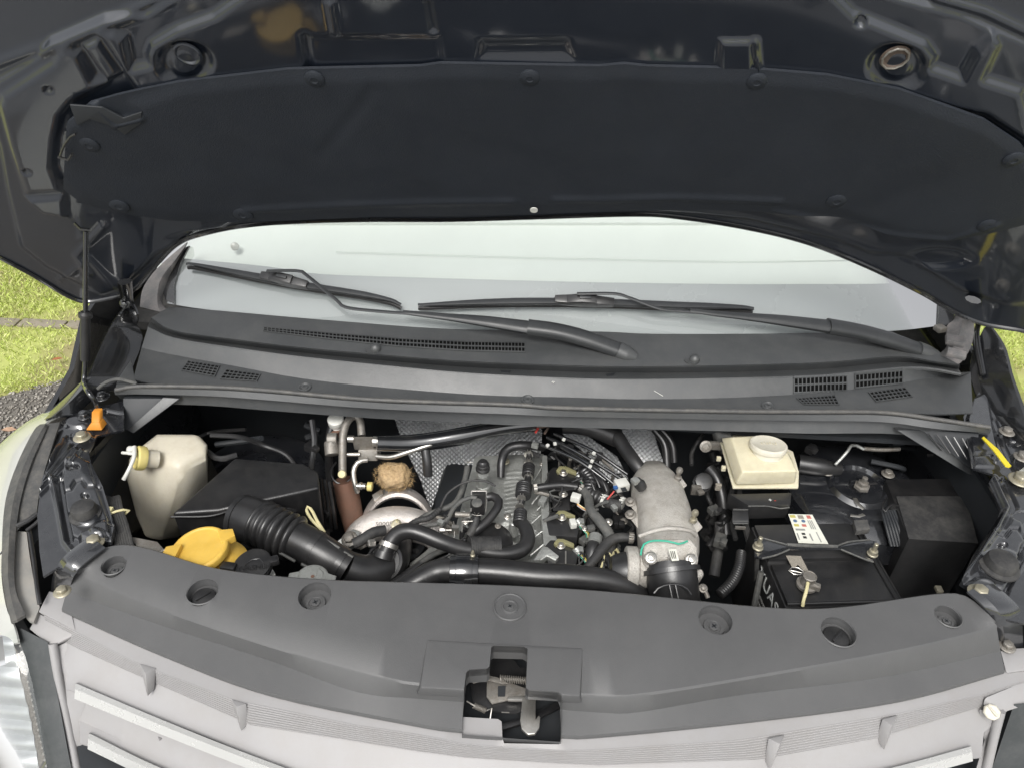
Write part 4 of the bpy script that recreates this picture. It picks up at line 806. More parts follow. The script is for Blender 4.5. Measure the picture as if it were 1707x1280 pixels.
# slam side brackets
mb = MB(); mb.loft([pl([(150, 893, .986), (120, 915, .986), (100, 935, .98), (88, 960, .95), (84, 990, .90)], 0), pl([(156, 898, .992), (128, 922, .992), (108, 942, .986), (98, 966, .955), (95, 990, .91)], 0), pl([(168, 906, .989), (138, 928, .989), (118, 948, .983), (108, 970, .95), (105, 992, .905)], 0), pl([(176, 912, .985), (146, 934, .985), (124, 955, .978), (116, 975, .945), (112, 996, .90)], 0)], 24, thick=.003); build(mb, 'side_bracket', 'paint_in', inl)
mb = MB(); mb.loft([pl([(1612, 985, .985), (1640, 1010, .985), (1656, 1030, .975), (1664, 1060, .94)], 0), pl([(1625, 980, .992), (1652, 1004, .992), (1668, 1026, .982), (1676, 1070, .935)], 0), pl([(1640, 976, .992), (1666, 998, .992), (1684, 1022, .982), (1690, 1076, .925)], 0), pl([(1655, 972, .985), (1682, 994, .985), (1702, 1020, .975), (1706, 1080, .92)], 0)], 24, thick=.003); build(mb, 'side_bracket', 'paint_in', inr)
# yellow strap on the right
mb = MB(); mb.prism(pl([(1637, 729), (1640, 727), (1664, 748), (1686, 776), (1682, 778), (1676, 776), (1656, 750)], .990), (0, 0, -.002)); build(mb, 'yellow_strap', 'yline', inr)
# hose at the left flange
mb = MB(); mb.tube(pl([(163, 648, 1.0), (176, 638, 1.01), (195, 632, 1.012), (212, 635, 1.01), (228, 640, 1.005)], 0), .0035, 8); build(mb, 'washer_hose', 'hose', inl)
mb = MB(); mb.prism(pl([(196, 632), (218, 600), (226, 634), (232, 642), (192, 648)], .998), (0, 0, -.004)); build(mb, 'corner_plate', 'cowl', inl, bevel=.001)
# outer fender skins
mb = MB(); mb.loft([pl([(216, 505, 1.03), (226, 535, 1.01), (238, 565, 1.0), (226, 600, .985), (206, 640, .97), (160, 660, .975), (125, 692, .975)], 0), pl([(213, 508, 1.045), (200, 528, 1.04), (182, 560, 1.025), (165, 596, 1.01), (150, 632, 1.0), (118, 668, .995), (88, 694, .99)], 0), pl([(211, 508, 1.045), (194, 530, 1.04), (176, 560, 1.025), (160, 596, 1.01), (144, 630, 1.0), (108, 668, .99), (76, 698, .985)], 0), pl([(205, 512, 1.02), (188, 534, 1.0), (168, 566, .98), (152, 600, .96), (134, 634, .94), (96, 670, .93), (62, 702, .92)], 0)], 40, thick=.003); fo = build(mb, 'fender', 'paint', van, label='black outer fender on the left')
mb = MB(); mb.loft([pl([(1640, 548, 1.04), (1624, 580, 1.01), (1617, 614, .99), (1626, 655, .97), (1650, 700, .965), (1690, 740, .97)], 0), pl([(1648, 540, 1.05), (1671, 578, 1.035), (1685, 628, 1.02), (1700, 672, 1.01), (1716, 720, 1.0), (1750, 770, .99)], 0), pl([(1651, 540, 1.05), (1676, 578, 1.035), (1690, 628, 1.02), (1706, 672, 1.01), (1724, 720, 1.0), (1760, 770, .99)], 0), pl([(1656, 545, 1.02), (1682, 582, 1.0), (1698, 632, .98), (1716, 676, .96), (1740, 724, .95), (1780, 770, .93)], 0)], 40, thick=.003); build(mb, 'fender', 'paint', van, label='black outer fender on the right')
for sgn in (-1, 1):
    mb = MB(); mb.loft([[(sgn*.87, .95, .93), (sgn*.90, 1.2, .95), (sgn*.93, 1.6, 1.02), (sgn*.93, 3.9, 1.04)], [(sgn*.93, .95, .75), (sgn*.95, 1.2, .78), (sgn*.96, 1.6, .85), (sgn*.96, 3.9, .85)], [(sgn*.92, .95, .35), (sgn*.94, 1.2, .35), (sgn*.95, 1.6, .35), (sgn*.95, 3.9, .35)]], 24, thick=.01, td=(-sgn, 0, 0)); build(mb, 'body_side', 'paint', van)
    mb = MB(); mb.tube([(sgn*.93, 1.50, 1.05), (sgn*.87, 1.9, 1.45), (sgn*.77, 2.2, 1.83)], .03, 10); build(mb, 'windscreen_pillar', 'paint', van)
mb = MB(); mb.loft([[(-.68, 2.15, 1.83), (0, 2.08, 1.87), (.68, 2.15, 1.83)], [(-.72, 3.0, 1.9), (0, 3.0, 1.95), (.72, 3.0, 1.9)], [(-.72, 3.9, 1.88), (0, 3.9, 1.92), (.72, 3.9, 1.88)]], 14, thick=.02); build(mb, 'roof', 'paint', van)
mb = MB(); mb.box((0, .62, .45), (1.5, .16, .34)); build(mb, 'bumper', 'paint', van, bevel=.05, bseg=4)
# ---- bay shell
mb = MB(); mb.box((0.04, 1.32, .93), (1.62, .34, .01)); build(mb, 'cowl_well', 'dark', van)
mb = MB(); mb.box((0, 2.6, .90), (1.86, 2.3, .02)); mb.box((0, 3.8, 1.4), (1.8, .04, 1.0)); build(mb, 'cabin_lining', 'rubber_d', van)
mb = MB(); mb.prism([(-.78, 1.34, .2), (.86, 1.36, .2), (.86, 1.36, .99), (-.78, 1.34, .99)], (0, .03, 0)); fw = build(mb, 'firewall', 'dark', van)
mb = MB(); mb.prism([(-.78, .62, .22), (.86, .62, .22), (.86, 1.38, .22), (-.78, 1.38, .22)], (0, 0, -.02)); build(mb, 'undertray', 'dark', van)
for x0, x1 in ((-.74, -.78), (.82, .86)):
    mb = MB(); mb.prism([(x0, .70, .93), (x0, 1.34, .93), (x0, 1.34, .24), (x0, .70, .24)], (x1-x0, 0, 0)); build(mb, 'wheel_house', 'dark', van, bevel=.004)
mb = MB(); mb.prism([(-.60, .60, .86), (.66, .62, .86), (.66, .62, .3), (-.60, .60, .3)], (0, .05, 0)); build(mb, 'radiator', 'plast', van, bevel=.004)
# ================================================================== THINGS IN THE ENGINE BAY
def T(par, name, m, pts, rpx, n=12, corr=None, smooth=True, flat=1., seg=None, label=None, extra=None):
    """hose / pipe / wire through (px, py, z) points, radius in photograph pixels"""
    w_ = pl(pts, 0); k = MPP(w_[len(w_)//2]); r_ = [a*k for a in rpx] if isinstance(rpx, (list, tuple)) else rpx*k
    mb = MB(); mb.tube(w_, r_, n, corr=corr, smooth=smooth, flat=flat, seg=seg); return build(mb, name, m, par, label=label)
def L_(par, name, m, p, prof, ax=(0, 0, 1), n=24, bevel=0, label=None):
    p = P(*p); k = MPP(p); mb = MB(); mb.lathe(p, [(a*k, b*k) for a, b in prof], ax, n); return build(mb, name, m, par, bevel=bevel, label=label)
def H_(par, name, m, top, z, h, taper=0., bevel=.003, bseg=2, label=None, dx=0, dy=0):
    t = pl(top, z); c = sum(t, Vector())/len(t); b = [Vector((p.x+(c.x-p.x)*taper+dx, p.y+(c.y-p.y)*taper+dy, p.z-h)) for p in t]
    mb = MB(); mb.hull(t+b); return build(mb, name, m, par, bevel=bevel, bseg=bseg, label=label)
def PR(par, name, m, pts, z, h, bevel=.001, d=None, label=None):
    mb = MB(); mb.prism(pl(pts, z), d or (0, 0, -h)); return build(mb, name, m, par, bevel=bevel, label=label)
def clamp(par, a, b, rpx, m='steel', w_=3, ears=True):
    """hose clamp band round the segment a->b (px,py,z), centred at a"""
    p, q = P(*a), P(*b); k = MPP(p); d = (q-p).normalized(); mb = MB()
    mb.lathe(p-d*w_*k, [(rpx*k, 0), (rpx*1.08*k, .2*k), (rpx*1.08*k, 2*w_*k-.2*k), (rpx*k, 2*w_*k)], d, 24)
    if ears:
        s = d.cross(Vector((0, -.5, 1))).normalized(); u = s.cross(d)
        for e_ in (-1, 1): mb.box(p+u*rpx*1.25*k*(1 if u.z > 0 else -1)+s*e_*2.2*k, (1.2*k, 2*w_*k, 5*k), Matrix((s, d, u)).transposed())
    return build(mb, 'hose_clamp', m, par)

# ---- washer tank
up = [(262, 722, .935), (330, 723, .935), (346, 740, .93), (346, 760, .92), (296, 776, .925), (236, 744, .93)]
lowp = [(214, 762, .905), (210, 800, .87), (226, 862, .80), (240, 895, .76), (265, 898, .76), (334, 800, .80), (346, 768, .87), (298, 800, .90), (240, 748, .925)]
mb = MB(); mb.hull(pl(up, 0)+pl(lowp, 0)+[P(290, 880, .78), P(250, 760, .75), P(340, 745, .75), P(330, 760, .7), P(262, 900, .70), P(346, 812, .82), P(338, 850, .76), P(300, 895, .72)])
wt = build(mb, 'washer_tank', 'tank', van, bevel=.013, bseg=4, label='translucent cream washer fluid tank')
ax = Vector((-.72, -.45, .42)).normalized(); p = P(232, 763, .94); k = MPP(p); mb = MB()
mb.lathe(p-ax*.03, [(15*k, 0), (15*k, .022), (16*k, .024)], ax, 28); build(mb, 'filler_neck', 'tank', wt)
mb = MB(); mb.lathe(p-ax*.006, [(19*k, -.004), (20.5*k, 0), (20.5*k, .009), (18*k, .012), (17*k, .0105), (4*k, .0105), (3*k, .0125)], ax, 32); cp = build(mb, 'tank_cap', 'capyel', wt)
mb = MB(); mb.tube(pl([(204, 754, .955), (214, 755, .958), (228, 757, .955)], 0), .0028, 8); mb.tube(pl([(224, 745, .958), (224, 760, .958), (216, 780, .945), (206, 799, .93)], 0), [.004, .0032, .0032, .0036], 10); mb.lathe(P(222, 750, .952), [(7*k, 0), (7*k, .007), (5*k, .010)], ax, 16); build(mb, 'vent_spout', 'white', wt)

# ---- air filter box and intake duct
top = [(391, 762), (505, 771), (530, 785), (533, 812), (430, 819), (363, 850), (286, 855)]
ab = H_(van, 'air_filter_box', 'plast_dusty', top, .90, .22, .04, bevel=.006, bseg=3, label='black air filter box beside the washer tank')
T(ab, 'lid_seam', 'plast_dusty', [(285, 861, .893), (363, 857, .893), (430, 825, .893)], 2.2)
mb = MB(); mb.hull(pl([(430, 820, .89), (362, 852, .885), (380, 905, .83), (450, 930, .80), (470, 850, .87), (520, 818, .88)], 0)); build(mb, 'outlet_collar', 'plast', ab, bevel=.008, bseg=3)
for k_ in range(5): T(ab, 'side_rib', 'plast', [(520+k_*7, 790+k_*3, .875), (524+k_*8, 838+k_*3, .82), (528+k_*8, 880, .77)], 3)
dk = [(404, 862, .88), (430, 870, .885), (461, 884, .885), (500, 902, .88), (543, 925, .87), (582, 948, .855)]
du = T(van, 'intake_duct', 'rubber', dk[:3], [39, 38, 34], 32, label='black bellows duct from the filter box')
T(du, 'bellows', 'rubber', [(432, 871, .885), (461, 884, .885), (495, 899, .881)], [36, 34], 32, corr=(6, .30))
T(du, 'duct_sleeve', 'rubber', [(490, 897, .881), (518, 911, .877), (545, 926, .87), (580, 946, .856)], [32, 31, 29, 27], 32)
clamp(du, (406, 864, .88), (430, 871, .885), 37, 'plast_dusty', 5, False); clamp(du, (524, 914, .876), (545, 926, .87), 29, 'plast', 5, False); clamp(du, (566, 938, .862), (582, 948, .855), 27, 'plast', 5, False)
for a, b in (((495, 874, .903), (523, 889, .902)), ((533, 893, .90), (566, 913, .892)), ((573, 919, .888), (588, 928, .88)), ((466, 920, .885), (492, 935, .88)), ((502, 939, .878), (520, 948, .87))):
    T(du, 'duct_rib', 'hose', [a, b], 2.6, 6, smooth=False)
T(van, 'inlet_elbow', 'rubber', [(578, 945, .855), (606, 955, .84), (634, 950, .83), (652, 930, .82), (662, 905, .80)], [27, 31, 33, 31, 27], 28)
T(van, 'dipstick_loop', 'cream', [(540, 886, .87), (520, 866, .88), (511, 850, .885), (513, 844, .885), (520, 850, .885), (528, 866, .88), (541, 887, .87)], 2.6, 8, label='cream plastic dipstick loop')

# ---- filler caps at the front left
ax = Vector((-.12, -.05, 1)).normalized()
yb = L_(van, 'coolant_filler', 'yellow', (345, 947, .925), [(66, -18), (68, -6), (60, 6), (48, 16), (44, 18)], ax, 40, label='yellow filler neck and flip cap')
p = P(333, 916, .958); k = MPP(p); mb = MB(); mb.lathe(p, [(44*k, -10*k), (48*k, -7*k), (48*k, 4*k), (45*k, 7*k), (42*k, 7.6*k), (40*k, 5.5*k), (1*k, 6.5*k)], ax, 48)
for a_, b_ in (((276, 926, .955), (300, 926, .957)), ((392, 895, .957), (368, 902, .958))):
    q, r_ = P(*a_), P(*b_); d = (r_-q).normalized(); s = Vector((-d.y, d.x, 0)); mb.hull([q+s*.009, q-s*.009, r_+s*.014, r_-s*.014]+[v+Vector((0, 0, .012)) for v in (q+s*.008, q-s*.008, r_+s*.014, r_-s*.014)])
ycap = build(mb, 'flip_cap', 'yellow', yb, bevel=.0012)
for x, w_, h_ in ((344, .003, .006), (352, .0045, .0045), (363, .006, .008)):
    q = P(x, 936-(x-344)*.32, .955); mb = MB(); mb.box(q, (w_, .0008, h_), Matrix.Rotation(.25+(x-350)*.012, 3, 'Z')); build(mb, 'print_mark', 'ink', ycap)
bc = L_(van, 'reservoir_cap', 'plast_dusty', (421, 942, .950), [(30, -12), (31, -4), (29, -3), (31, -2), (32, 3), (30, 5), (27, 5.3), (1, 6)], (-.1, -.12, 1), 36, label='black flip cap of the front reservoir')
L_(bc, 'neck', 'white', (424, 966, .925), [(33, -30), (34, 0)], (0, 0, 1), 28)
for a_, b_ in (((370, 943, .952), (392, 946, .952)), ((464, 932, .952), (448, 936, .952))):
    q, r_ = P(*a_), P(*b_); mb = MB(); mb.box((q+r_)/2, ((r_-q).length*1.1, .013, .010), Matrix.Rotation(math.atan2((r_-q).y, (r_-q).x), 3, 'Z')); build(mb, 'cap_tab', 'plast_dusty', bc, bevel=.002)
p = P(424, 942, .956); 
text('WASHER', 'embossed_letters', p+Vector((0, -.004, .0005)), .012, (1, .18, 0), (0, 0, 1), 'plast_dusty', bc)
mb = MB(); mb.tube([P(x, y, .9565) for x, y in ((406, 948), (412, 936), (428, 930), (438, 934), (440, 946))], .0007, 5); build(mb, 'wiper_symbol', 'plast', bc)
rc = L_(van, 'radiator_cap', 'alu_s', (520, 962, .952), [(26, -8), (27, 0), (26, 2), (24, 3), (20, 3), (18, 5), (9, 5.5), (8, 7), (1, 7.4)], (0, 0, 1), 36, label='silver radiator cap behind the cover')
mb = MB(); q = P(520, 962, .954)
for s in (-1, 1): mb.hull([q+Vector((s*.020, -.009, 0)), q+Vector((s*.020, .009, 0)), q+Vector((s*.035, .006, -.001)), q+Vector((s*.035, -.006, -.001)), q+Vector((s*.020, -.009, .002)), q+Vector((s*.020, .009, .002)), q+Vector((s*.034, .005, .001)), q+Vector((s*.034, -.005, .001))])
build(mb, 'cap_wing', 'alu_s', rc, bevel=.0008); L_(rc, 'cap_label', 'copper', (521, 960, .9590), [(3, 0), (3, .4)])
# bracket plate behind the yellow cap
mb = MB(); mb.prism(pl([(216, 893, .955), (262, 902, .955), (286, 928, .95), (270, 938, .95), (232, 915, .955)], 0), (0, 0, -.003)); build(mb, 'crossmember_bracket', 'steel_d', van, bevel=.001)
T(van, 'latch_cable', 'steel_d', [(262, 930, .952), (266, 920, .962), (280, 914, .965), (288, 920, .96)], 2, 8)
# corrugated loom with cream tie
lm = MB()
for k_ in range(7):
    o_ = (k_-3)*4.2; lm.tube(pl([(186+o_*.9, 830-abs(k_-3), .955), (190+o_, 850, .965), (200+o_, 880, .965), (212+o_, 930, .955), (216+o_, 960, .93)], 0), .0032, 7)
lo_ = build(lm, 'wire_bundle', 'rubber_d', van, label='bundle of dark wires by the left bump stop')
mb = MB(); q, r_ = P(196, 856, .965), P(202, 888, .965); d = (r_-q).normalized(); s_ = d.cross(Vector((0, 0, 1))).normalized(); u_ = s_.cross(d); mb.tube([q+s_*math.cos(a)*.0165+u_*math.sin(a)*.006 for a in np.linspace(0, 2*math.pi, 25)], .0022, 6); mb.box(P(184, 852, .968), (.008, .01, .012)); mb.tube([P(184, 852, .968), P(186, 866, .962)], .002, 6); build(mb, 'cable_tie', 'cream', lo_, bevel=.0006)
# firewall bits left
L_(fw, 'grommet', 'steel', (440, 744, gY(1.32)), [(5, 0), (5, 2), (2, 3)], (0, -1, .1), 14); L_(fw, 'grommet', 'rubber', (386, 748, gY(1.32)), [(7, 0), (6, 3)], (0, -1, .1), 14)
T(fw, 'loom', 'rubber', [(350, 725, .93), (400, 728, .92), (440, 742, .89), (478, 758, .88), (500, 790, .85)], 4, 8); T(fw, 'loom', 'rubber', [(345, 752, .90), (365, 764, .90), (395, 758, .90)], 5, 8)
T(fw, 'loom', 'rubber', [(520, 700, .93), (524, 740, .90), (518, 790, .85), (522, 850, .78)], 5, 8)
T(fw, 'cable', 'rubber', [(556, 700, .92), (548, 740, .88), (550, 800, .8), (556, 870, .74)], 7, 10)

# ---- air conditioning valve and pipes
acv = MB(); acv.hull(pl([(588, 727, .915), (622, 727, .915), (622, 737, .90), (588, 737, .90)], 0)+[q+Vector((0, .004, -.022)) for q in pl([(588, 727, .915), (622, 727, .915), (622, 737, .90), (588, 737, .90)], 0)]); acv.hull(pl([(597, 750, .885), (629, 748, .885), (629, 768, .865), (597, 768, .865)], 0)+[q+Vector((0, .03, -.012)) for q in pl([(597, 742, .89), (629, 742, .89), (629, 768, .862), (597, 768, .862)], 0)])
ac = build(acv, 'refrigerant_valve', 'steel_d', van, bevel=.0015, label='dull aluminium refrigerant valve block')
L_(ac, 'valve_cap', 'white', (560, 702, .92), [(12, -12), (13, -9), (12, -7), (13.5, -5), (13.5, 6), (11, 8), (3, 8.5)], (0, -.2, 1), 28); L_(ac, 'fitting', 'copper', (560, 716, .905), [(10, -10), (10, 3)], (0, -.2, 1), 16)
mb = MB(); mb.tube(pl([(552, 736, .90), (554, 758, .885)], 0), .0135, 16, smooth=False); mb.tube(pl([(546, 732, .905), (562, 732, .905)], 0), .0125, 16, smooth=False); build(mb, 'fitting', 'steel_d', ac, bevel=.002)
T(ac, 'return_pipe', 'steel_d', [(571, 786, .86), (571, 752, .89), (572, 724, .912), (578, 704, .925), (590, 693, .928), (600, 700, .922), (603, 726, .905)], 6.6, 16)
L_(ac, 'pipe_cap', 'cream', (571, 790, .862), [(6.5, -3), (7, 4), (6, 7), (1, 8)], (0, -.7, .7), 16)
T(ac, 'pipe', 'steel', [(578, 757, .88), (600, 757, .88)], 3.6); T(ac, 'pipe', 'steel', [(580, 731, .905), (590, 731, .905)], 6)
L_(ac, 'valve_end', 'steel', (624, 735, .905), [(8.5, -2), (8.5, 5), (5, 6)], (1, 0, 0), 20)
T(ac, 'liquid_pipe', 'steel', [(628, 760, .88), (652, 761, .885), (676, 754, .895), (704, 745, .905), (727, 738, .91)], [4.6, 4.6, 4.4, 4.4, 3], 12)
T(ac, 'pipe', 'steel', [(612, 766, .875), (600, 768, .876), (592, 776, .87), (589, 790, .86), (593, 812, .84), (596, 820, .83)], 4.4, 12)
mb = MB(); a, b = P(595, 809, .852), P(612, 810, .852); d = b-a; mb.lathe(a, [(.005, 0), (.005, .004), (.007, .005), (.007, .009), (.0055, .010), (.0055, .016)], d, 16); po = build(mb, 'service_port', 'steel', ac); mb = MB(); mb.lathe(b+d*.0, [(.0065, 0), (.0085, .001), (.0085, .009), (.007, .010)], d, 18); build(mb, 'port_cap', 'capyel', ac)
mb = MB(); c_ = P(570, 790, .845); mb.tube(pl([(560, 770, .845), (552, 784, .845), (557, 800, .84), (570, 806, .835), (584, 798, .84), (587, 784, .845)], 0), .002, 8); build(mb, 'duct_rim', 'plast', ac)
T(van, 'brown_duct', 'copper', [(573, 800, .835), (580, 830, .80), (588, 866, .76), (594, 900, .72)], [18, 20, 18, 14], 24, label='brown metal sleeve standing behind the turbo')

# ---- heat shield on the firewall
def foil(poly, g, name='heat_shield', nd=(0, -1, 0)):
    xs, ys = [q[0] for q in poly], [q[1] for q in poly]; 
    pts = [P(x, y, g) for x, y in poly]; o = pts[0]; e1 = (pts[1]-pts[0]).normalized(); n_ = (pts[1]-pts[0]).cross(pts[-1]-pts[0]).normalized()
    if n_.dot(Vector(nd)) < 0: n_ = -n_
    e2 = n_.cross(e1); uv = [((q-o).dot(e1), (q-o).dot(e2)) for q in pts]; st = .0015
    u0, u1, v0, v1 = min(a for a, _ in uv), max(a for a, _ in uv), min(b for _, b in uv), max(b for _, b in uv)
    U, V_ = np.meshgrid(np.arange(u0, u1, st), np.arange(v0, v1, st)); ins = sdpoly(uv, U, V_) < 0
    hh = .0022*np.sin(U*math.pi/.0052)*np.sin(V_*math.pi/.0052)+.004*np.sin(U*23+1)*np.sin(V_*19)
    W = np.array(o)[None, None]+U[..., None]*np.array(e1)+V_[..., None]*np.array(e2)+hh[..., None]*np.array(n_)
    ny, nx = U.shape; idx = -np.ones(U.shape, int); idx[ins] = np.arange(ins.sum()); q = ins[:-1, :-1] & ins[1:, :-1] & ins[:-1, 1:] & ins[1:, 1:]
    f = np.stack([idx[:-1, :-1][q], idx[:-1, 1:][q], idx[1:, 1:][q], idx[1:, :-1][q]], -1); mb = MB(); mb.v = W[ins].tolist(); mb.f = f.tolist(); mb.m = [0]*len(mb.f)
    return build(mb, name, 'foil', van, recalc=False, ang=80)
hsd = foil([(655, 692), (880, 700), (905, 716), (900, 780), (850, 800), (800, 850), (722, 862), (700, 800), (672, 745)], gPl((0, 1.26, .75), (0, -.94, .34))); hsd['label'] = 'embossed silver foil heat shield on the firewall'
foil([(1015, 706), (1088, 712), (1098, 745), (1118, 800), (1082, 800), (1060, 755)], gPl((0, 1.22, .80), (0, -.9, .42)))
foil([(935, 722), (975, 722), (1030, 760), (1050, 800), (1020, 812), (985, 765)], gPl((0, 1.24, .78), (0, -.9, .42)))
T(fw, 'wide_duct', 'paint', [(628, 738, .915), (690, 738, .905), (760, 728, .91), (840, 712, .92), (900, 706, .925)], [13, 15, 15, 13, 12], 16); T(fw, 'strap', 'plast', [(708, 742, .90), (712, 770, .875), (714, 792, .85)], 8, 10)
T(fw, 'duct', 'plast', [(940, 705, .92), (985, 712, .92), (1030, 730, .90)], 16, 14); T(fw, 'hose', 'rubber', [(1028, 726, .91), (1045, 752, .90), (1062, 775, .895), (1075, 792, .885)], [12, 12, 12, 10], 16)
T(fw, 'hose', 'rubber', [(1090, 715, .9), (1108, 740, .88), (1112, 780, .85)], 6, 10); T(fw, 'hose', 'rubber', [(1100, 712, .9), (1120, 738, .88), (1124, 770, .85)], 5, 10)
for x, y, z in ((885, 712, .925), (900, 714, .925)): T(fw, 'red_wire', 'seat' if x > 890 else 'red', [(x-8, y-6, z), (x, y-2, z+.004), (x+14, y-4, z), (x+8, y+8, z)], 2.2, 6)
L_(fw, 'bracket_eye', 'steel_d', (1176, 743, .90), [(10, 0), (10, 3), (6, 4), (5, 2)], (0, -1, .5), 18); mb = MB(); mb.box(P(1190, 742, .90), (.03, .006, .018)); build(mb, 'bracket', 'steel_d', fw, bevel=.001)

# ---- turbo
tb = MB(); c = P(660, 880, .78); k = MPP(c)
def arcpts(cx, cy, rx, ry, a0, a1, z0, z1, n=14): return [(cx+rx*math.cos(R(a0+(a1-a0)*i/(n-1))), cy-ry*math.sin(R(a0+(a1-a0)*i/(n-1))), z0+(z1-z0)*math.sin(math.pi*i/(n-1))) for i in range(n)]
th = T(van, 'turbo_housing', 'alu_w', arcpts(660, 914, 74, 43, 176, -4, .77, .80), [16, 22, 26, 28, 28, 27, 23, 18], 24, label='pale cast turbo compressor housing')
mb = MB(); rows = [pl(arcpts(664, 893, rx, ry, 196, -22, z, z+.012, 24), 0) for rx, ry, z in ((55, 63, .785), (57, 66, .793), (60, 72, .797), (63, 78, .79), (65, 82, .775), (66, 84, .755))]
mb.loft(rows, n=0, thick=.002, td=(0, .5, -.5)); tr = build(mb, 'heat_collar', 'alu_w', th)
mb = MB(); mb.lathe(P(664, 900, .75), [(52*k, -.04), (50*k, .015), (40*k, .02), (38*k, .01), (5*k, .01)], (0, -.3, 1), 32); build(mb, 'turbo_core', 'dark', th)
mb = MB(); mb.prism(pl([(620, 824, .81), (636, 814, .812), (639, 822, .81), (624, 834, .806)], 0), (0, 0, -.004)); build(mb, 'collar_tab', 'steel', th, bevel=.001)
p = P(640, 873, .829); text('50005', 'cast_numbers', p, .0125, (1, .10, 0), (0, -.35, 1), 'steel_d', th)
mb = MB(); mb.hull(pl([(556, 905, .81), (588, 880, .815), (600, 884, .815), (603, 905, .80), (580, 920, .79), (556, 925, .79)], 0)+pl([(560, 915, .77), (600, 900, .77)], 0)); bk = build(mb, 'turbo_bracket', 'alu_s', van, bevel=.003)
bolt(P(583, 898, .816), 9, bk, (-.1, -.4, 1), 'steel_d')
T(th, 'oil_feed', 'cream', [(655, 876, .835), (658, 868, .845), (664, 868, .845)], 5, 10); L_(th, 'banjo', 'zinc', (661, 874, .838), [(9, 0), (9, 3), (5, 4), (5, 8)], (.1, -.5, 1), 12)
# insulation tuft
bm = bmesh.new(); bmesh.ops.create_icosphere(bm, subdivisions=5, radius=1); cc = P(657, 792, .835); from mathutils import noise as mnoise
for v in bm.verts:
    n_ = v.co.copy(); d = 1+.12*mnoise.fractal(n_*2.2, .8, 2.1, 5)+.05*mnoise.noise(n_*14); sq = max(abs(n_.x), abs(n_.z)); n_ = n_/(.62+.38*sq); v.co = Vector((n_.x*.030*d, n_.y*.018*d, n_.z*.026*d))+cc
mb = MB(); bm.verts.index_update(); mb.add([v.co.copy() for v in bm.verts], [[v.index for v in f.verts] for f in bm.faces]); bm.free(); flf = build(mb, 'insulation_tuft', 'tuft', van, label='torn tan insulation wool above the turbo', ang=180)
mb = MB()
for _ in range(1000):
    a, b = random.uniform(0, 6.28), random.uniform(-1.2, 1.2); dd = Vector((math.cos(a)*math.cos(b)*.037, -abs(math.sin(a))*math.cos(b)*.023, math.sin(b)*.032)); q = cc+dd; e_ = dd.normalized()*random.uniform(.0005, .0035)+Vector((random.gauss(0, .004), random.gauss(0, .002), random.gauss(0, .004)))
    mb.add([q+Vector((.0004, 0, 0)), q-Vector((.0004, 0, 0)), q+e_], [(0, 1, 2)])
build(mb, 'fibres', 'fluff', flf, kind='stuff', recalc=False)
# pulley / belt side below the turbo
L_(van, 'pulley', 'steel_d', (716, 920, .72), [(60, -20), (62, -8), (56, -6), (56, 6), (62, 8), (62, 14), (40, 16), (36, 8), (8, 8)], (0, -.9, .5), 40)
T(van, 'heater_pipe', 'alu_s', [(690, 945, .80), (715, 925, .79), (735, 905, .79), (760, 895, .79)], 9, 14); T(van, 'hose', 'hose', [(650, 975, .83), (690, 945, .82), (720, 925, .82), (750, 912, .82)], 5, 10)

# ---- engine block, valve cover
mb = MB(); mb.hull([(-.20, .80, .74), (.22, .80, .74), (.24, 1.3, .72), (-.16, 1.3, .72), (-.24, .74, .42), (.28, .74, .42), (.28, 1.3, .42), (-.22, 1.3, .42)]); en = build(mb, 'engine_block', 'dark', van, bevel=.02, label='engine block below the hoses')
vc_top = [(790, 772), (842, 760), (908, 762), (914, 800), (908, 870), (914, 925), (930, 945), (880, 958), (800, 955), (752, 935), (760, 905), (800, 880), (818, 840), (806, 800)]
vf = [('e', 868, 815, 44, 52, .004, 20)]+[('l', [(842, 790+k_*7), (860, 787+k_*7+2*math.sin(k_)), (876, 789+k_*7)], 1.6, .0012) for k_ in range(14)]+[('l', [(822, 876), (845, 884), (852, 898), (880, 905)], 5, .005), ('e', 850, 905, 46, 30, -.012, 14)]
vcov = field('valve_cover', 'alu_s', van, [(792, 760), (906, 756)], [(740, 950), (935, 960)], 120, 130, gPl((0, 1.05, .815), (0, -.12, 1)), (0, -.12, 1), vf, thick=.03, label='dusty grey valve cover in the middle of the engine')
mb = MB(); mb.lathe(P(815, 905, .825), [(42*k*.9, -.02), (42*k*.9, .004), (30*k, .008), (2*k, .009)], (0, -.15, 1), 32); build(mb, 'oil_pump_cover', 'rubber', vcov)
L_(vcov, 'boss', 'alu_s', (856, 876, .84), [(8, -20), (7, 8), (5, 10)], (0, 0, 1), 16)
# pale cable tray with diagonal ribs
mb = MB(); mb.prism(pl([(904, 758, .86), (912, 758, .86), (914, 800, .86), (916, 870, .86), (934, 908, .86), (928, 918, .86), (906, 906, .86), (902, 850, .86)], 0), (0, 0, -.018)); tr_ = build(mb, 'cable_tray', 'alu_s', van, bevel=.0015, label='pale tray running down the engine')
for a, b in (((895, 850), (912, 832)), ((886, 872), (910, 850)), ((884, 900), (910, 880)), ((884, 925), (908, 905)), ((890, 800), (908, 770)), ((886, 840), (902, 820))):
    T(tr_, 'tray_rib', 'alu_s', [(a[0], a[1], .845), (b[0], b[1], .855)], 1.6, 6, smooth=False)
mb = MB(); mb.prism(pl([(890, 932, .87), (904, 910, .872), (911, 912, .872), (900, 932, .87)], 0), (0, 0, -.012)); mb.prism(pl([(904, 909, .873), (913, 911, .873), (932, 926, .872), (926, 934, .868), (912, 926, .87), (900, 934, .868)], 0), (0, 0, -.012)); build(mb, 'tray_end', 'alu_s', tr_, bevel=.0012)
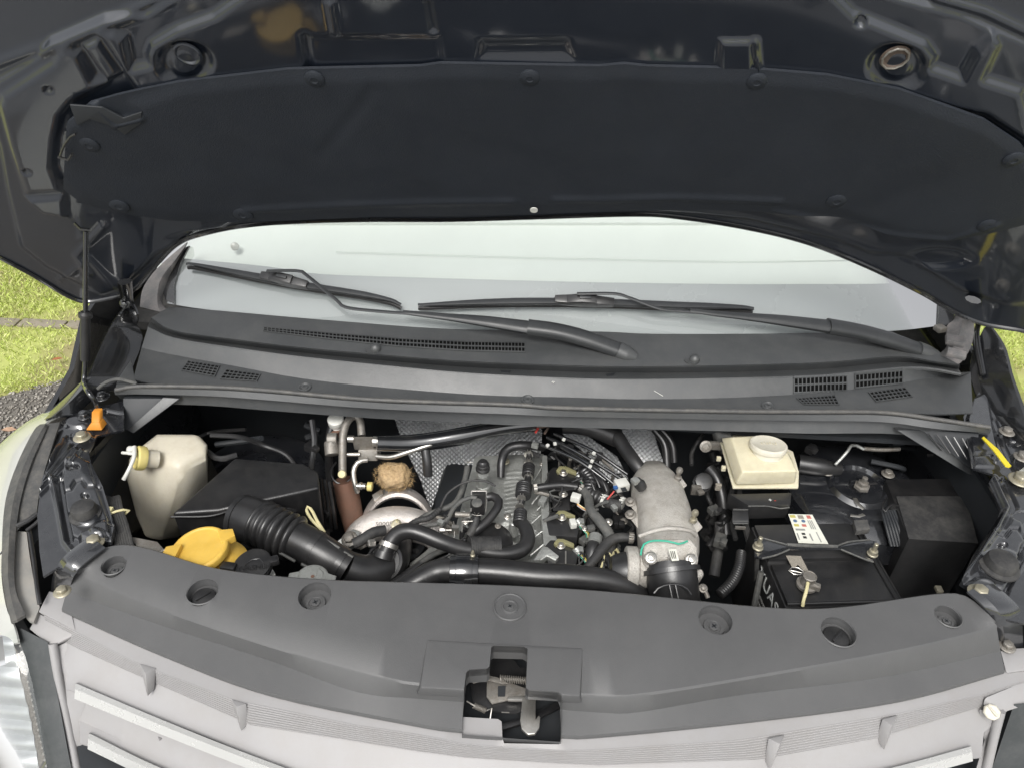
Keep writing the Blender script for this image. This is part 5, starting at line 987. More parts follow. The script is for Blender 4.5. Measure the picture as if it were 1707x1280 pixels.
T(tr_, 'metal_strip', 'steel', [(943, 918, .865), (943, 945, .86)], 1.4, 6, smooth=False)

# ---- coolant line with couplings down the middle
cl = T(van, 'coolant_line', 'rubber', [(882, 752, .875), (881, 780, .875), (880, 800, .875), (878, 815, .872), (870, 835, .868), (865, 850, .866), (866, 862, .866)], [5, 5, 6, 6, 5.5, 5.5, 6], 14, label='narrow black coolant line with ribbed couplings')
for (x, y, z, r_, nr, l_) in ((881, 784, .876, 10, 4, 8), (873, 817, .872, 13, 5, 9), (867, 862, .868, 11, 5, 10)):
    T(cl, 'coupling', 'plast', [(x+1, y-l_, z), (x-1, y+l_, z)], r_, 20, corr=(nr, .12), smooth=False)
for x, y in ((881, 757), (881, 771), (881, 795), (869, 830), (866, 843)): clamp(cl, (x, y, .875), (x-1, y+8, .874), 7, 'steel', 1.5)
T(van, 'coolant_hose', 'rubber', [(866, 864, .866), (876, 880, .866), (880, 898, .864), (872, 914, .862), (850, 922, .862), (826, 922, .864), (800, 918, .868), (770, 914, .874), (735, 902, .886), (700, 888, .894), (678, 884, .894), (660, 892, .885), (646, 912, .87), (640, 926, .86)], [10, 12, 13, 13, 12.5, 13, 13, 13, 13, 13.5, 13.5, 14, 14, 14], 20, label='black coolant hose curving across the engine')
T(van, 'hose_sleeve', 'rubber_d', [(782, 911, .874), (808, 911, .869), (834, 911, .866)], 17.5, 20, corr=(18, .035), smooth=True)
clamp(van, (648, 908, .873), (644, 918, .867), 15, 'steel', 4); clamp(van, (640, 924, .86), (638, 930, .856), 16, 'rubber', 6, False)
mb = MB(); mb.lathe(P(624, 904, .872), [(6*k, 0), (6*k, .01), (4*k, .012)], (-.8, -.5, .3), 6); build(mb, 'clamp_screw', 'steel', van)
T(van, 'bypass_hose', 'rubber_d', [(590, 906, .845), (605, 898, .85), (622, 887, .853), (642, 883, .85)], 9, 14)
T(van, 'hose', 'rubber', [(906, 745, .86), (880, 742, .875), (855, 744, .875), (842, 752, .87), (836, 770, .86), (835, 795, .84)], [7, 7, 8, 8, 7, 6], 12); T(van, 'hose', 'rubber', [(900, 760, .86), (870, 748, .87), (858, 742, .87)], 4, 8)
# radiator top hose
rh = T(van, 'radiator_hose', 'rubber', [(672, 984, .885), (700, 966, .895), (730, 952, .90), (766, 950, .905), (830, 953, .905), (900, 960, .905), (960, 962, .905), (1010, 968, .90), (1042, 978, .89), (1066, 996, .87), (1078, 1020, .84)], [19, 20, 21, 22, 22, 22, 22, 21, 20, 19, 18], 28, label='thick black radiator hose behind the cover')
p0, p1 = P(832, 966, .905), P(896, 972, .905); d_ = (p1-p0).normalized(); text('33 8LUF WAM H25CW8 YAY', 'hose_print', (p0+p1)/2+Vector((0, -.0205, .0085)), .0052, d_, (0, -.92, .38), 'grey_print', rh)
mb = MB(); mb.hull([q for x, y in ((750, 928), (796, 926), (798, 944), (750, 946)) for q in (P(x, y, .928), P(x, y, .86))]); sb_ = build(mb, 'hose_bracket', 'paint', van, bevel=.002)
mb = MB(); aa, bb = P(750, 953, .906), P(797, 953, .906); mb.tube([aa, bb], .0262, 28, smooth=False); mb.tube([aa.lerp(bb, .2), aa.lerp(bb, .8)], .0285, 20, smooth=False, flat=1.0); build(mb, 'band', 'paint', sb_, bevel=.001)
L_(sb_, 'brass_nipple', 'zinc', (788, 926, .932), [(4, 0), (4, 3), (2.5, 4), (3.2, 9), (2, 12)], (0, 0, 1), 14)
mb = MB(); mb.prism(pl([(798, 928, .90), (890, 938, .90), (930, 942, .90), (930, 950, .90), (800, 945, .90)], 0), (0, 0, -.01)); mb.prism(pl([(796, 929, .902), (812, 930, .902), (804, 938, .902), (796, 938, .902)], 0), (0, 0, -.01), 1); build(mb, 'rail', ['paint', 'steel_d'], sb_, bevel=.0015)
T(van, 'hose', 'rubber', [(640, 985, .84), (672, 960, .84), (700, 940, .84)], 6, 10)
L_(van, 'thermostat_ring', 'rubber', (640, 935, .85), [(30, -12), (32, 0), (28, 2), (26, -2), (10, -2)], (-.2, -.6, .9), 28)

# ---- vacuum valves and grey hoses left of the cover
vs_ = MB(); vs_.lathe(P(805, 790, .885), [(9*k, -.03), (9*k, 0)], n=18); vs_.box(P(805, 792, .87), (.017, .014, .025)); sv = build(vs_, 'solenoid_valve', 'alu_s', van, bevel=.001, label='stacked solenoid valve with black cap')
L_(sv, 'valve_cap', 'plast', (805, 776, .895), [(12, -8), (12, -4), (10, -3), (11, 0), (11, 3), (9, 4), (8, 9), (6, 11)], (0, 0, 1), 20)
mb = MB(); mb.box(P(803, 793, .868), (.018, .004, .010)); build(mb, 'valve_plate', 'steel', sv, bevel=.0006)
mb = MB(); mb.box(P(797, 838, .862), (.026, .03, .03)); sv2 = build(mb, 'solenoid_valve', 'plast', van, bevel=.002, label='black boxed solenoid valve framed by thin steel straps')
for x in (786, 811): T(sv2, 'strap', 'steel', [(x, 818, .880), (x, 834, .870), (x-1, 852, .86)], 1.1, 6)
T(sv2, 'strap', 'steel', [(786, 818, .880), (811, 818, .880)], 1.1, 6)
L_(sv2, 'valve_face', 'hose', (795, 838, .879), [(9, 0), (9, 2), (7, 3)], (0, -.2, 1), 18)
L_(sv, 'valve_body', 'alu_s', (806, 808, .855), [(13, -12), (13, 2), (10, 4)], (0, 0, 1), 18)
T(van, 'vacuum_hose', 'hose', [(779, 778, .88), (776, 796, .875), (767, 824, .865), (756, 840, .86), (735, 849, .855), (712, 858, .85), (690, 872, .848)], 5, 12)
T(van, 'vacuum_hose', 'hose', [(795, 830, .882), (788, 828, .882), (770, 834, .878), (755, 848, .872), (748, 862, .868), (736, 871, .865), (700, 877, .86), (676, 880, .858)], 4, 12)
T(van, 'breather_hose', 'rubber', [(812, 828, .87), (822, 827, .872), (831, 834, .872), (829, 846, .868), (814, 866, .86), (798, 880, .855), (786, 888, .85)], 7.5, 14)
T(van, 'loom', 'rubber_d', [(676, 880, .865), (694, 868, .866), (716, 862, .866), (734, 848, .866)], 5, 10, corr=(14, .14)); T(van, 'wire', 'rubber_d', [(734, 846, .866), (740, 832, .872), (748, 820, .880), (768, 806, .890), (790, 800, .895), (812, 802, .895), (826, 810, .888)], 2, 8)
T(van, 'wire', 'copper', [(695, 867, .862), (706, 866, .862), (718, 864, .86)], 2.4, 6)
for x, y in ((781, 771), (794, 859)):
    q = P(x, y, .885); mb = MB()
    for a in (0.3, 1.0, 2.0, 2.7): mb.tube([q, q+Vector((math.cos(a)*.009, 0, math.sin(a)*.009))], .0006, 5, smooth=False)
    build(mb, 'spring_clip', 'steel', van)
T(van, 'hose', 'rubber_d', [(794, 862, .87), (790, 878, .86), (782, 892, .85)], 7, 12)
T(van, 'sender_bolt', 'steel', [(733, 883, .86), (742, 883, .86)], 4.5, 6, smooth=False); T(van, 'sender_bolt', 'steel', [(743, 883, .86), (754, 883, .86)], 1.3, 6, smooth=False)
mb = MB(); mb.box(P(759, 882, .865), (.012, .008, .016)); mb.tube(pl([(756, 868, .87), (758, 874, .868), (757, 896, .86)], 0), .001, 6); build(mb, 'terminal_clip', 'steel', van, bevel=.001)
mb = MB(); mb.tube(pl([(770, 886, .875), (771, 870, .875), (776, 862, .875), (784, 861, .875)], 0), .0012, 6); mb.tube(pl([(770, 869, .875), (788, 868, .875)], 0), .0012, 6); build(mb, 'wire_bracket', 'steel', van)
L_(van, 'sensor_tube', 'steel_d', (767, 857, .865), [(5, -8), (5, 16)], (1, 0, 0), 12)
# right-hand short hose and clip by the couplings
T(van, 'pcv_hose', 'rubber', [(893, 813, .882), (912, 810, .884), (936, 808, .884), (962, 811, .882)], 6.5, 14); clamp(van, (892, 813, .882), (905, 811, .883), 7.5, 'steel', 3); clamp(van, (970, 814, .882), (980, 822, .88), 7.5, 'steel', 3)
T(van, 'link_bracket', 'steel_d', [(892, 820, .874), (906, 822, .874), (924, 828, .872)], 3, 8)

# ---- ignition coils
def coilpack(x, y, lab):
    """black coil on the right bank; (x,y) = px of its bolt"""
    z = .862; mb = MB(); mb.hull(pl([(x-28, y+2), (x-18, y-10), (x+18, y-8), (x+30, y+12), (x+26, y+34), (x-22, y+30)], z)+[q+Vector((0, 0, -.03)) for q in pl([(x-28, y+2), (x-18, y-10), (x+18, y-8), (x+30, y+12), (x+26, y+34), (x-22, y+30)], z)])
    c_ = build(mb, 'ignition_coil', 'plast', van, bevel=.004, label=lab)
    mb = MB(); mb.prism(pl([(x-12, y-4), (x-6, y-11), (x+4, y-11), (x+22, y-3), (x+22, y+2), (x+2, y-5), (x-4, y-4), (x-8, y+1)], z+.006), (0, 0, -.006)); build(mb, 'coil_bracket', 'yellowmetal', c_, bevel=.001)
    bolt(P(x, y+1, z+.002), 5, c_, m='steel')
    mb = MB(); a, b = P(x+24, y+4, z+.004), P(x+34, y+18, z-.006); mb.tube([a, b], .007, 12, smooth=False); mb.box(a.lerp(b, .5)+Vector((.004, 0, .006)), (.008, .012, .004)); build(mb, 'plug', 'alu_s', c_, bevel=.001)
    for s, m in ((0, 'cream'), (3, 'yline'), (-3, 'green')):
        T(c_, 'wire', m, [(x+32+s, y+16, z), (x+38+s, y+22, z+.004), (x+44+s*.6, y+32, z-.004), (x+42+s, y+44, z-.02)], .9, 5)
coilpack(939, 787, 'rear black ignition coil nearest the firewall'); coilpack(937, 861, 'middle black ignition coil'); coilpack(935, 908, 'front black ignition coil nearest the radiator hose')
mb = MB(); mb.box(P(960, 829, .885), (.017, .014, .012), Matrix.Rotation(-.3, 3, 'Z')); build(mb, 'white_connector', 'white', van, bevel=.0015)
mb = MB(); mb.hull(pl([(920, 834), (928, 826), (950, 828), (952, 850), (922, 852)], .865)+pl([(920, 834), (950, 828), (952, 850), (922, 852)], .84)); build(mb, 'coil_boot', 'plast', van, bevel=.004); bolt(P(939, 823, .878), 5, van, m='steel')
for s, m in ((0, 'cream'), (2, 'orange'), (4, 'plast')): T(van, 'wire', m, [(962, 838+s, .878), (970, 844+s, .875), (982, 850+s, .872)], 1.1, 5)

# ---- injector rail, pipes to the right rear
for k_, (a, b, c_) in enumerate((((912, 728), (960, 752), (1040, 800)), ((924, 722), (990, 752), (1046, 790)), ((902, 740), (960, 765), (1010, 800)), ((935, 744), (985, 775), (1030, 812)))):
    T(van, 'fuel_pipe', 'paint', [(a[0], a[1], .90), (b[0], b[1], .905), (c_[0], c_[1], .89)], 3, 10)
for x, y in ((940, 732), (990, 755), (987, 768), (984, 777), (913, 742), (925, 739)):
    mb = MB(); mb.box(P(x, y, .910), (.0055, .006, .005), Matrix.Rotation(.5+x, 3, 'Z')); build(mb, 'pipe_clip', 'white', van, bevel=.001)
T(van, 'corrugated_hose', 'plast', [(975, 785, .885), (984, 800, .885), (982, 820, .88), (995, 828, .88), (1004, 832, .88)], 11, 18, corr=(11, .2))
T(van, 'hose', 'rubber', [(985, 786, .89), (1000, 800, .89), (1012, 814, .885), (1010, 826, .88)], 5, 10)
for a in ((972, 790), (980, 784), (992, 790)): T(van, 'wire', 'plast', [(a[0], a[1], .895), (a[0]+12, a[1]+10, .90), (a[0]+20, a[1]+28, .89)], 1.6, 6)
T(van, 'coolant_hose', 'rubber_d', [(1004, 832, .88), (1018, 839, .882), (1036, 842, .884)], 9, 14); clamp(van, (1008, 834, .88), (1018, 839, .882), 10, 'white', 3); clamp(van, (1037, 838, .884), (1045, 842, .884), 10, 'white', 3)
mb = MB(); mb.box(P(1036, 808, .90), (.024, .02, .016), Matrix.Rotation(.35, 3, 'Z')); mc = build(mb, 'map_sensor_plug', 'white', van, bevel=.002, label='white and blue sensor plug')
mb = MB(); mb.box(P(1026, 812, .910), (.007, .006, .004), Matrix.Rotation(.35, 3, 'Z')); build(mb, 'blue_lock', 'blue', mc); mb = MB(); mb.box(P(1040, 815, .9085), (.009, .008, .002), Matrix.Rotation(.35, 3, 'Z')); build(mb, 'plug_hole', 'dark', mc)
T(mc, 'wire', 'red', [(1024, 818, .90), (1018, 824, .895), (1012, 832, .89)], 1.4, 6)
T(van, 'vent_hose', 'hose', [(974, 818, .884), (981, 830, .886), (984, 848, .888), (998, 866, .886), (1012, 884, .882), (1018, 896, .878)], [8, 8, 8, 8.5, 9, 9], 14)
T(van, 'vent_hose', 'rubber_d', [(1058, 897, .885), (1040, 895, .885), (1022, 898, .882), (1008, 910, .878), (992, 930, .872), (976, 950, .862)], [7, 8, 9, 9, 8, 8], 14); clamp(van, (1052, 896, .885), (1060, 897, .885), 9, 'steel_d', 4)
T(van, 'sensor', 'plast', [(992, 896, .87), (988, 912, .87), (985, 930, .86), (984, 950, .85)], [10, 11, 11, 10], 18); T(van, 'sensor_band', 'alu_s', [(993, 894, .872), (991, 906, .872)], 11.8, 18, smooth=False)
T(van, 'hose', 'rubber_d', [(1018, 896, .87), (1012, 920, .86), (1010, 948, .85)], 14, 14); T(van, 'hose', 'rubber', [(1000, 920, .86), (1020, 940, .86), (1032, 960, .86)], 12, 12)
for k_ in range(9):
    x = 960+random.random()*70; T(van, 'wire', random.choice(['plast', 'rubber', 'rubber_d', 'plast', 'cream']), [(x, 915, .865), (x+random.uniform(-12, 12), 930, .872), (x+random.uniform(-16, 16), 955, .86)], random.uniform(1, 2.6), 6)

# ---- intake manifold / intercooler pipe cast in aluminium
prof = [((1063, 786), (1108, 788), .90), ((1052, 802), (1124, 800), .918), ((1053, 826), (1138, 822), .928), ((1060, 850), (1148, 850), .93), ((1062, 880), (1156, 878), .93), ((1064, 905), (1164, 905), .925), ((1068, 925), (1164, 925), .92), ((1072, 950), (1160, 945), .91)]
mb = MB(); rows = []
for (l, r_, z) in prof:
    a, b = P(l[0], l[1], z-.035), P(r_[0], r_[1], z-.035); mid = (a+b)/2; hw = (b-a).length/2; d = (b-a).normalized(); n_ = Vector((0, -.25, 1)).normalized(); h_ = .040
    rows.append([mid+d*hw*math.copysign(abs(math.cos(t))**.7, math.cos(t))+n_*h_*math.copysign(abs(math.sin(t))**.75, math.sin(t)) for t in np.linspace(0, 2*math.pi, 33)])
mb.loft(rows, n=0); mb.f.append(list(range(33))); mb.m.append(0); mb.f.append(list(range(7*33, 8*33))); mb.m.append(0)
mf = build(mb, 'intake_manifold', 'alu', van, ang=60, label='cast aluminium intake manifold')
T(mf, 'flange_rib', 'alu', [(1066, 893, .952), (1090, 884, .966), (1118, 880, .968), (1150, 884, .958), (1160, 892, .945)], 4, 10)
mb = MB(); mb.hull(pl([(1072, 912, .955), (1080, 898, .958), (1150, 896, .958), (1163, 912, .952), (1164, 940, .925), (1150, 946, .925), (1078, 948, .925), (1070, 935, .93)], 0)+pl([(1072, 912, .92), (1160, 912, .92), (1150, 946, .9), (1078, 948, .9)], 0)); build(mb, 'throttle_flange', 'alu', mf, bevel=.004, bseg=3)
T(mf, 'sealant_line', 'green', [(1068, 925, .95), (1072, 908, .958), (1086, 901, .9615), (1110, 901, .9625), (1124, 904, .962), (1134, 906, .962), (1146, 901, .960)], 1.7, 6)
for x, y, z in ((1085, 929, .950), (1152, 932, .945)): L_(mf, 'boss', 'alu', (x, y, z-.004), [(11, -8), (11, 3), (9, 4)], (0, -.5, .8), 20); bolt(P(x, y, z), 6.5, mf, (0, -.5, .8), 'steel')
for x, y, z in ((1051, 836, .91), (1051, 857, .91)): 
    mb = MB(); mb.hull(pl([(x-8, y-4, z-.006), (x+6, y-8, z-.006), (x+16, y+2, z-.004), (x+14, y+26, z-.01), (x+2, y+10, z-.01)], 0)+pl([(x-6, y, z-.03), (x+10, y+20, z-.03)], 0)); build(mb, 'lug', 'alu', mf, bevel=.002); bolt(P(x, y, z-.002), 6, mf, (-.2, -.2, 1), 'steel_d')
for x, y, z in ((1130, 792, .925), (1156, 862, .935)):
    mb = MB(); mb.hull(pl([(x-10, y+2, z-.01), (x+4, y, z-.01), (x+16, y+16, z-.016), (x+6, y+26, z-.02), (x-10, y+14, z-.014)], 0)+pl([(x-10, y+6, z-.03), (x+8, y+20, z-.034)], 0)); build(mb, 'lug', 'alu', mf, bevel=.002)
    L_(mf, 'ball_stud', 'steel_d' if x < 1140 else 'zinc', (x, y+4, z), [(6, -3), (6, 3), (3.4, 4), (3.4, 10), (5.4, 13), (6, 17), (4.5, 21), (1, 22.5)], (0, 0, 1), 18)
PR(mf, 'data_label', 'paper', [(1114, 915), (1127, 914), (1132, 933), (1120, 934)], .9595, .0008, 0)
for a in (0, 1, 2): T(mf, 'barcode', 'ink', [(1118+a*3, 918, .9605), (1121+a*3, 930, .9605)], .6, 4, smooth=False)
L_(mf, 'sensor', 'plast', (1066, 806, .945), [(9, -10), (10, 0), (8, 4), (7, 10)], (-.5, -.1, .8), 18); mb = MB(); mb.box(P(1059, 801, .955), (.012, .012, .008), Matrix.Rotation(.6, 3, 'Z')); build(mb, 'sensor_plug', 'alu_s', mf, bevel=.001)
mb = MB(); a, b = P(1042, 945, .90), P(1066, 945, .90); mb.lathe(a, [(.032, 0), (.034, .002), (.034, .018), (.030, .020), (.030, .036)], (1, 0, 0), 36); build(mb, 'flange_ring', 'alu', mf, bevel=.001)
mb = MB(); mb.lathe(P(1018, 950, .895), [(.022, 0), (.026, .006), (.030, .018), (.031, .024), (.028, .026)], (1, 0, 0), 32); build(mb, 'throttle_body', 'plast', mf)
L_(mf, 'drain_boss', 'alu', (1163, 955, .90), [(9, -30), (10, 0), (8, 3)], (0, -.3, 1), 18)
bh = T(van, 'charge_hose', 'rubber', [(1117, 945, .915), (1120, 966, .905), (1126, 990, .88), (1136, 1016, .84)], [44, 42, 38, 34], 36, label='wide black charge air hose at the throttle')
clamp(bh, (1118, 951, .913), (1121, 968, .904), 45.5, 'plast', 4, False)
T(bh, 'moulded_rib', 'rubber', [(1090, 988, .93), (1100, 978, .936), (1122, 973, .938), (1142, 978, .934), (1152, 990, .926)], 2, 8); T(bh, 'moulded_rib', 'rubber', [(1116, 974, .9385), (1121, 998, .925)], 1.6, 8); T(bh, 'moulded_rib', 'rubber', [(1126, 974, .9385), (1131, 998, .925)], 1.6, 8)
T(van, 'steel_pipe', 'steel_d', [(1173, 978, .87), (1180, 996, .86)], 4, 10); bolt(P(1172, 980, .89), 5, van, (0, -.4, 1), 'steel_d')

# ---- right side: hoses near the brake reservoir
L_(van, 'vacuum_pump', 'plast', (1172, 803, .86), [(15, -14), (16, -4), (12, -2), (14, 0), (14, 8), (10, 9), (2, 9)], (0, -.5, .8), 28)
mb = MB(); mb.box(P(1160, 816, .855), (.018, .008, .02)); mb.box(P(1168, 820, .862), (.012, .01, .006), Matrix.Rotation(.4, 3, 'Z')); build(mb, 'pump_bracket', 'steel_d', van, bevel=.001)
mb = MB(); mb.box(P(1197, 811, .87), (.011, .006, .014)); build(mb, 'tag_plate', 'paper_d', van, bevel=.001)
T(van, 'hose', 'rubber', [(1182, 780, .86), (1196, 800, .85), (1206, 840, .82), (1210, 890, .78)], 10, 12); T(van, 'pipe', 'rubber_d', [(1200, 870, .80), (1198, 910, .77), (1190, 960, .74)], 9, 12)
T(van, 'corrugated_loom', 'rubber', [(1236, 920, .86), (1232, 945, .86), (1220, 970, .855), (1200, 990, .85)], 8.5, 16, corr=(22, .16))
# brake fluid reservoir
mb = MB(); mb.hull(pl([(1219, 728, .945), (1259, 726, .945), (1312, 752, .94), (1328, 784, .935), (1238, 786, .935)], 0)+pl([(1202, 730, .925), (1226, 808, .905), (1229, 790, .90), (1325, 806, .90), (1328, 790, .905), (1318, 760, .90), (1265, 728, .90)], 0))
rv = build(mb, 'brake_reservoir', 'reserv', van, bevel=.006, bseg=3, label='cream brake fluid reservoir')
mb = MB(); mb.prism(pl([(1198, 726, .912), (1262, 722, .912), (1322, 752, .908), (1332, 786, .905), (1331, 812, .898), (1222, 812, .898)], 0), (0, 0, -.004)); build(mb, 'seam_flange', 'reserv', rv, bevel=.001)
mb = MB(); mb.hull(pl([(1202, 730, .905), (1262, 730, .905), (1326, 790, .90), (1322, 806, .898), (1226, 806, .898)], 0)+[q+Vector((0, 0, -.02)) for q in pl([(1208, 730, .905), (1262, 730, .905), (1320, 790, .90), (1228, 800, .898)], 0)]); build(mb, 'lower_body', 'reserv', rv, bevel=.003)
c_ = P(1281, 741, .952); kk = MPP(c_); mb = MB(); mb.lathe(c_, [(26*kk, -.020), (26*kk, -.008), (30*kk, -.007), (31*kk, .000), (30*kk, .0025), (28*kk, .0032), (25.5*kk, .002), (1*kk, .0028)], (0, .2, 1), 40); rcp = build(mb, 'reservoir_cap', 'capcream', rv, label='cream screw cap with faint moulded writing')
mb = MB()
for k_ in range(6): mb.box(c_+Vector(((k_-2.5)*.0052, .002*(k_ % 2), .0030)), (.0030, .006, .0008))
build(mb, 'moulded_marks', 'reserv', rcp)
mb = MB(); mb.hull(pl([(1186, 716, .93), (1215, 716, .93), (1222, 728, .93), (1196, 730, .92)], 0)+pl([(1186, 716, .86), (1215, 716, .86), (1204, 760, .87), (1190, 740, .87)], 0)); build(mb, 'reservoir_rear', 'hose', rv, bevel=.003)
mb = MB(); mb.box(P(1198, 764, .90), (.008, .006, .009)); mb.box(P(1206, 780, .90), (.008, .006, .010)); build(mb, 'level_tabs', 'reserv', rv, bevel=.001)
# fuse box under it
fb = H_(van, 'fuse_box', 'plast', [(1215, 822), (1320, 820), (1318, 840), (1248, 842)], .895, .035, 0, .003, label='black fuse box cover under the brake reservoir')
T(fb, 'cover_edge', 'hose', [(1247, 843, .894), (1280, 843, .894), (1300, 847, .893), (1316, 845, .894)], 1.2, 6)
text('+', 'plus_mark', P(1284, 833, .8955), .012, (1, 0, 0), (0, 0, 1), 'white_print', fb); text('-', 'minus_mark', P(1292, 833, .8955), .012, (1, 0, 0), (0, 0, 1), 'red', fb)
mb = MB(); mb.hull(pl([(1221, 846, .885), (1247, 846, .885), (1249, 872, .875), (1220, 872, .875)], 0)+pl([(1221, 846, .78), (1249, 872, .78)], 0)); fc = build(mb, 'fuse_connector', 'plast', fb, bevel=.002)
for z, y in ((.887, 849), (.876, 868), (.876, 872)): T(fc, 'edge', 'hose', [(1222, y, z), (1247, y, z)], 1, 5)
mb = MB(); mb.box(P(1234, 879, .868), (.018, .004, .005)); build(mb, 'metal_tab', 'steel_d', fc)
# brake pipe, strut tower
T(fw, 'brake_pipe', 'alu_s', [(1392, 774, .88), (1402, 764, .888), (1414, 750, .90), (1419, 742, .902), (1428, 742, .90), (1440, 748, .895)], 2.6, 8); T(fw, 'spring_guard', 'steel_d', [(1440, 747, .895), (1470, 749, .893), (1500, 748, .892)], 3, 10, corr=(24, .5))
T(fw, 'booster', 'plast', [(1330, 772, .86), (1370, 778, .86), (1400, 782, .855)], [16, 15, 10], 16); L_(fw, 'grommet', 'hose', (1353, 748, gY(1.28)), [(10, 0), (9.5, 3), (7, 4)], (0, -1, .4), 18)
mb = MB(); c_ = P(1430, 812, .84); kk = MPP(c_); mb.lathe(c_, [(120*kk, -.06), (112*kk, -.012), (96*kk, .0), (52*kk, .004), (46*kk, .012), (42*kk, .012), (38*kk, .004), (16*kk, .004), (14*kk, .012), (8*kk, .014)], (0, -.05, 1), 48); stt = build(mb, 'strut_tower', 'paint_in', van, label='black strut tower behind the battery')
L_(stt, 'strut_nut', 'steel_d', (1436, 812, .855), [(13, 0), (13, 5), (9, 6), (9, 12), (5, 13), (5, 22), (2, 23)], (0, 0, 1), 6)
for x, y in ((1378, 786), (1480, 790)): bolt(P(x, y, .852), 7, stt, m='steel_d')
T(stt, 'earth_strap', 'steel', [(1425, 830, .865), (1432, 842, .868), (1440, 848, .866)], 4, 8, flat=.3); T(stt, 'earth_strap', 'steel', [(1418, 858, .868), (1430, 860, .872), (1440, 857, .87)], 3.4, 8, flat=.3)
T(van, 'corrugated_loom', 'rubber', [(1582, 776, .87), (1590, 792, .87), (1594, 812, .865), (1600, 826, .86)], 5, 10, corr=(10, .2))
# relay box (black box with dusty top)
rb2 = H_(van, 'relay_box', 'plast_dusty', [(1476, 798), (1600, 796), (1632, 905), (1514, 898)], .865, .2, .02, .003, label='dusty grey topped black box right of the battery')
PR(rb2, 'box_lid', 'rubber_d', [(1494, 826), (1610, 826), (1631, 904), (1515, 897)], .868, .003, .001)
T(rb2, 'wire_loop', 'rubber', [(1478, 830, .87), (1472, 842, .875), (1474, 854, .87), (1484, 842, .876), (1498, 843, .87)], 1.8, 8)
for k_ in range(6): T(rb2, 'loom', 'dark', [(1470+k_*4, 850, .86), (1478+k_*5, 880, .85), (1486+k_*5, 910, .83)], 2.6, 8)
mb = MB(); mb.box(P(1565, 982, .90), (.010, .012, .006)); build(mb, 'brass_clip', 'zinc', van, bevel=.001)

# ---- battery
bt = [P(1262, 873, .875), P(1448, 872, .875), P(1492, 1003, .875), P(1300, 1012, .875)]
# true rectangle from the measured corners
ex = ((bt[1]-bt[0])+(bt[2]-bt[3])).normalized(); ey = Vector((-ex.y, ex.x, 0)); bc_ = sum(bt, Vector())/4
hw = ((bt[1]-bt[0]).length+(bt[2]-bt[3]).length)/4; hd = ((bt[3]-bt[0]).length+(bt[2]-bt[1]).length)/4
B = lambda u, v, z=0: bc_+ex*u*hw+ey*v*hd+Vector((0, 0, z))
mb = MB(); mb.hull([B(u, v, z) for u in (-1, 1) for v in (-1, 1) for z in (-.004, -.19)]); ba = build(mb, 'battery', 'plast', van, bevel=.004, label='black battery held by a clamp bar')
mb = MB(); mb.hull([B(u, v, z) for u in (-.97, .80) for v in (-.94, -.06) for z in (0.004, -.01)]); build(mb, 'battery_lid', 'plast_dusty', ba, bevel=.002)
mb = MB(); mb.hull([B(u, v, z) for u in (-.97, .80) for v in (.06, .95) for z in (0.004, -.01)]); build(mb, 'battery_lid', 'plast', ba, bevel=.002)
for u in (.86, .95): mb = MB(); mb.tube([B(u, -.95, .001), B(u, .95, .001)], .0016, 6, smooth=False); build(mb, 'ridge', 'plast_dusty', ba)
for v in (-.97,): mb = MB(); mb.tube([B(-.98, v, .003), B(.98, v, .003)], .0022, 8, smooth=False); build(mb, 'ridge', 'plast', ba)
# hold-down bar
q1_, q2_ = P(1263, 908, .90), P(1454, 919, .90); mb = MB()
barp = [(1257, 898), (1268, 895), (1284, 899), (1312, 907), (1396, 909), (1416, 902), (1434, 898), (1455, 900), (1462, 902), (1458, 924), (1456, 934), (1440, 930), (1402, 914), (1316, 914), (1292, 925), (1270, 930), (1258, 926)]
mb.prism(pl(barp, .898), (0, 0, -.004)); bar = build(mb, 'clamp_bar', 'paint_in', ba, bevel=.0012)
mb = MB(); mb.tube(pl([(1312, 907, .899), (1350, 909, .900), (1396, 910, .899)], 0), .003, 8); mb.tube(pl([(1270, 930, .897), (1292, 925, .898), (1316, 915, .899)], 0), .0016, 6); mb.tube(pl([(1402, 915, .899), (1438, 930, .898), (1456, 936, .897)], 0), .0016, 6); mb.tube(pl([(1268, 895, .898), (1290, 901, .899), (1312, 907, .899)], 0), .0015, 6); mb.tube(pl([(1396, 909, .899), (1416, 902, .899), (1450, 899, .898)], 0), .0015, 6); build(mb, 'bar_edge', 'hose', ba)
for x, y in ((1263, 912), (1454, 923)): L_(ba, 'clamp_bolt', 'zinc', (x, y, .900), [(9, 0), (9, 2), (7.5, 3), (7, 9), (3.6, 10), (3.6, 24), (2.6, 25)], (0, 0, 1), 12)
mb = MB(); mb.tube([P(1262, 912, .90), P(1262, 930, .87), P(1258, 1000, .74)], .004, 8); build(mb, 'j_bolt', 'seal', ba)
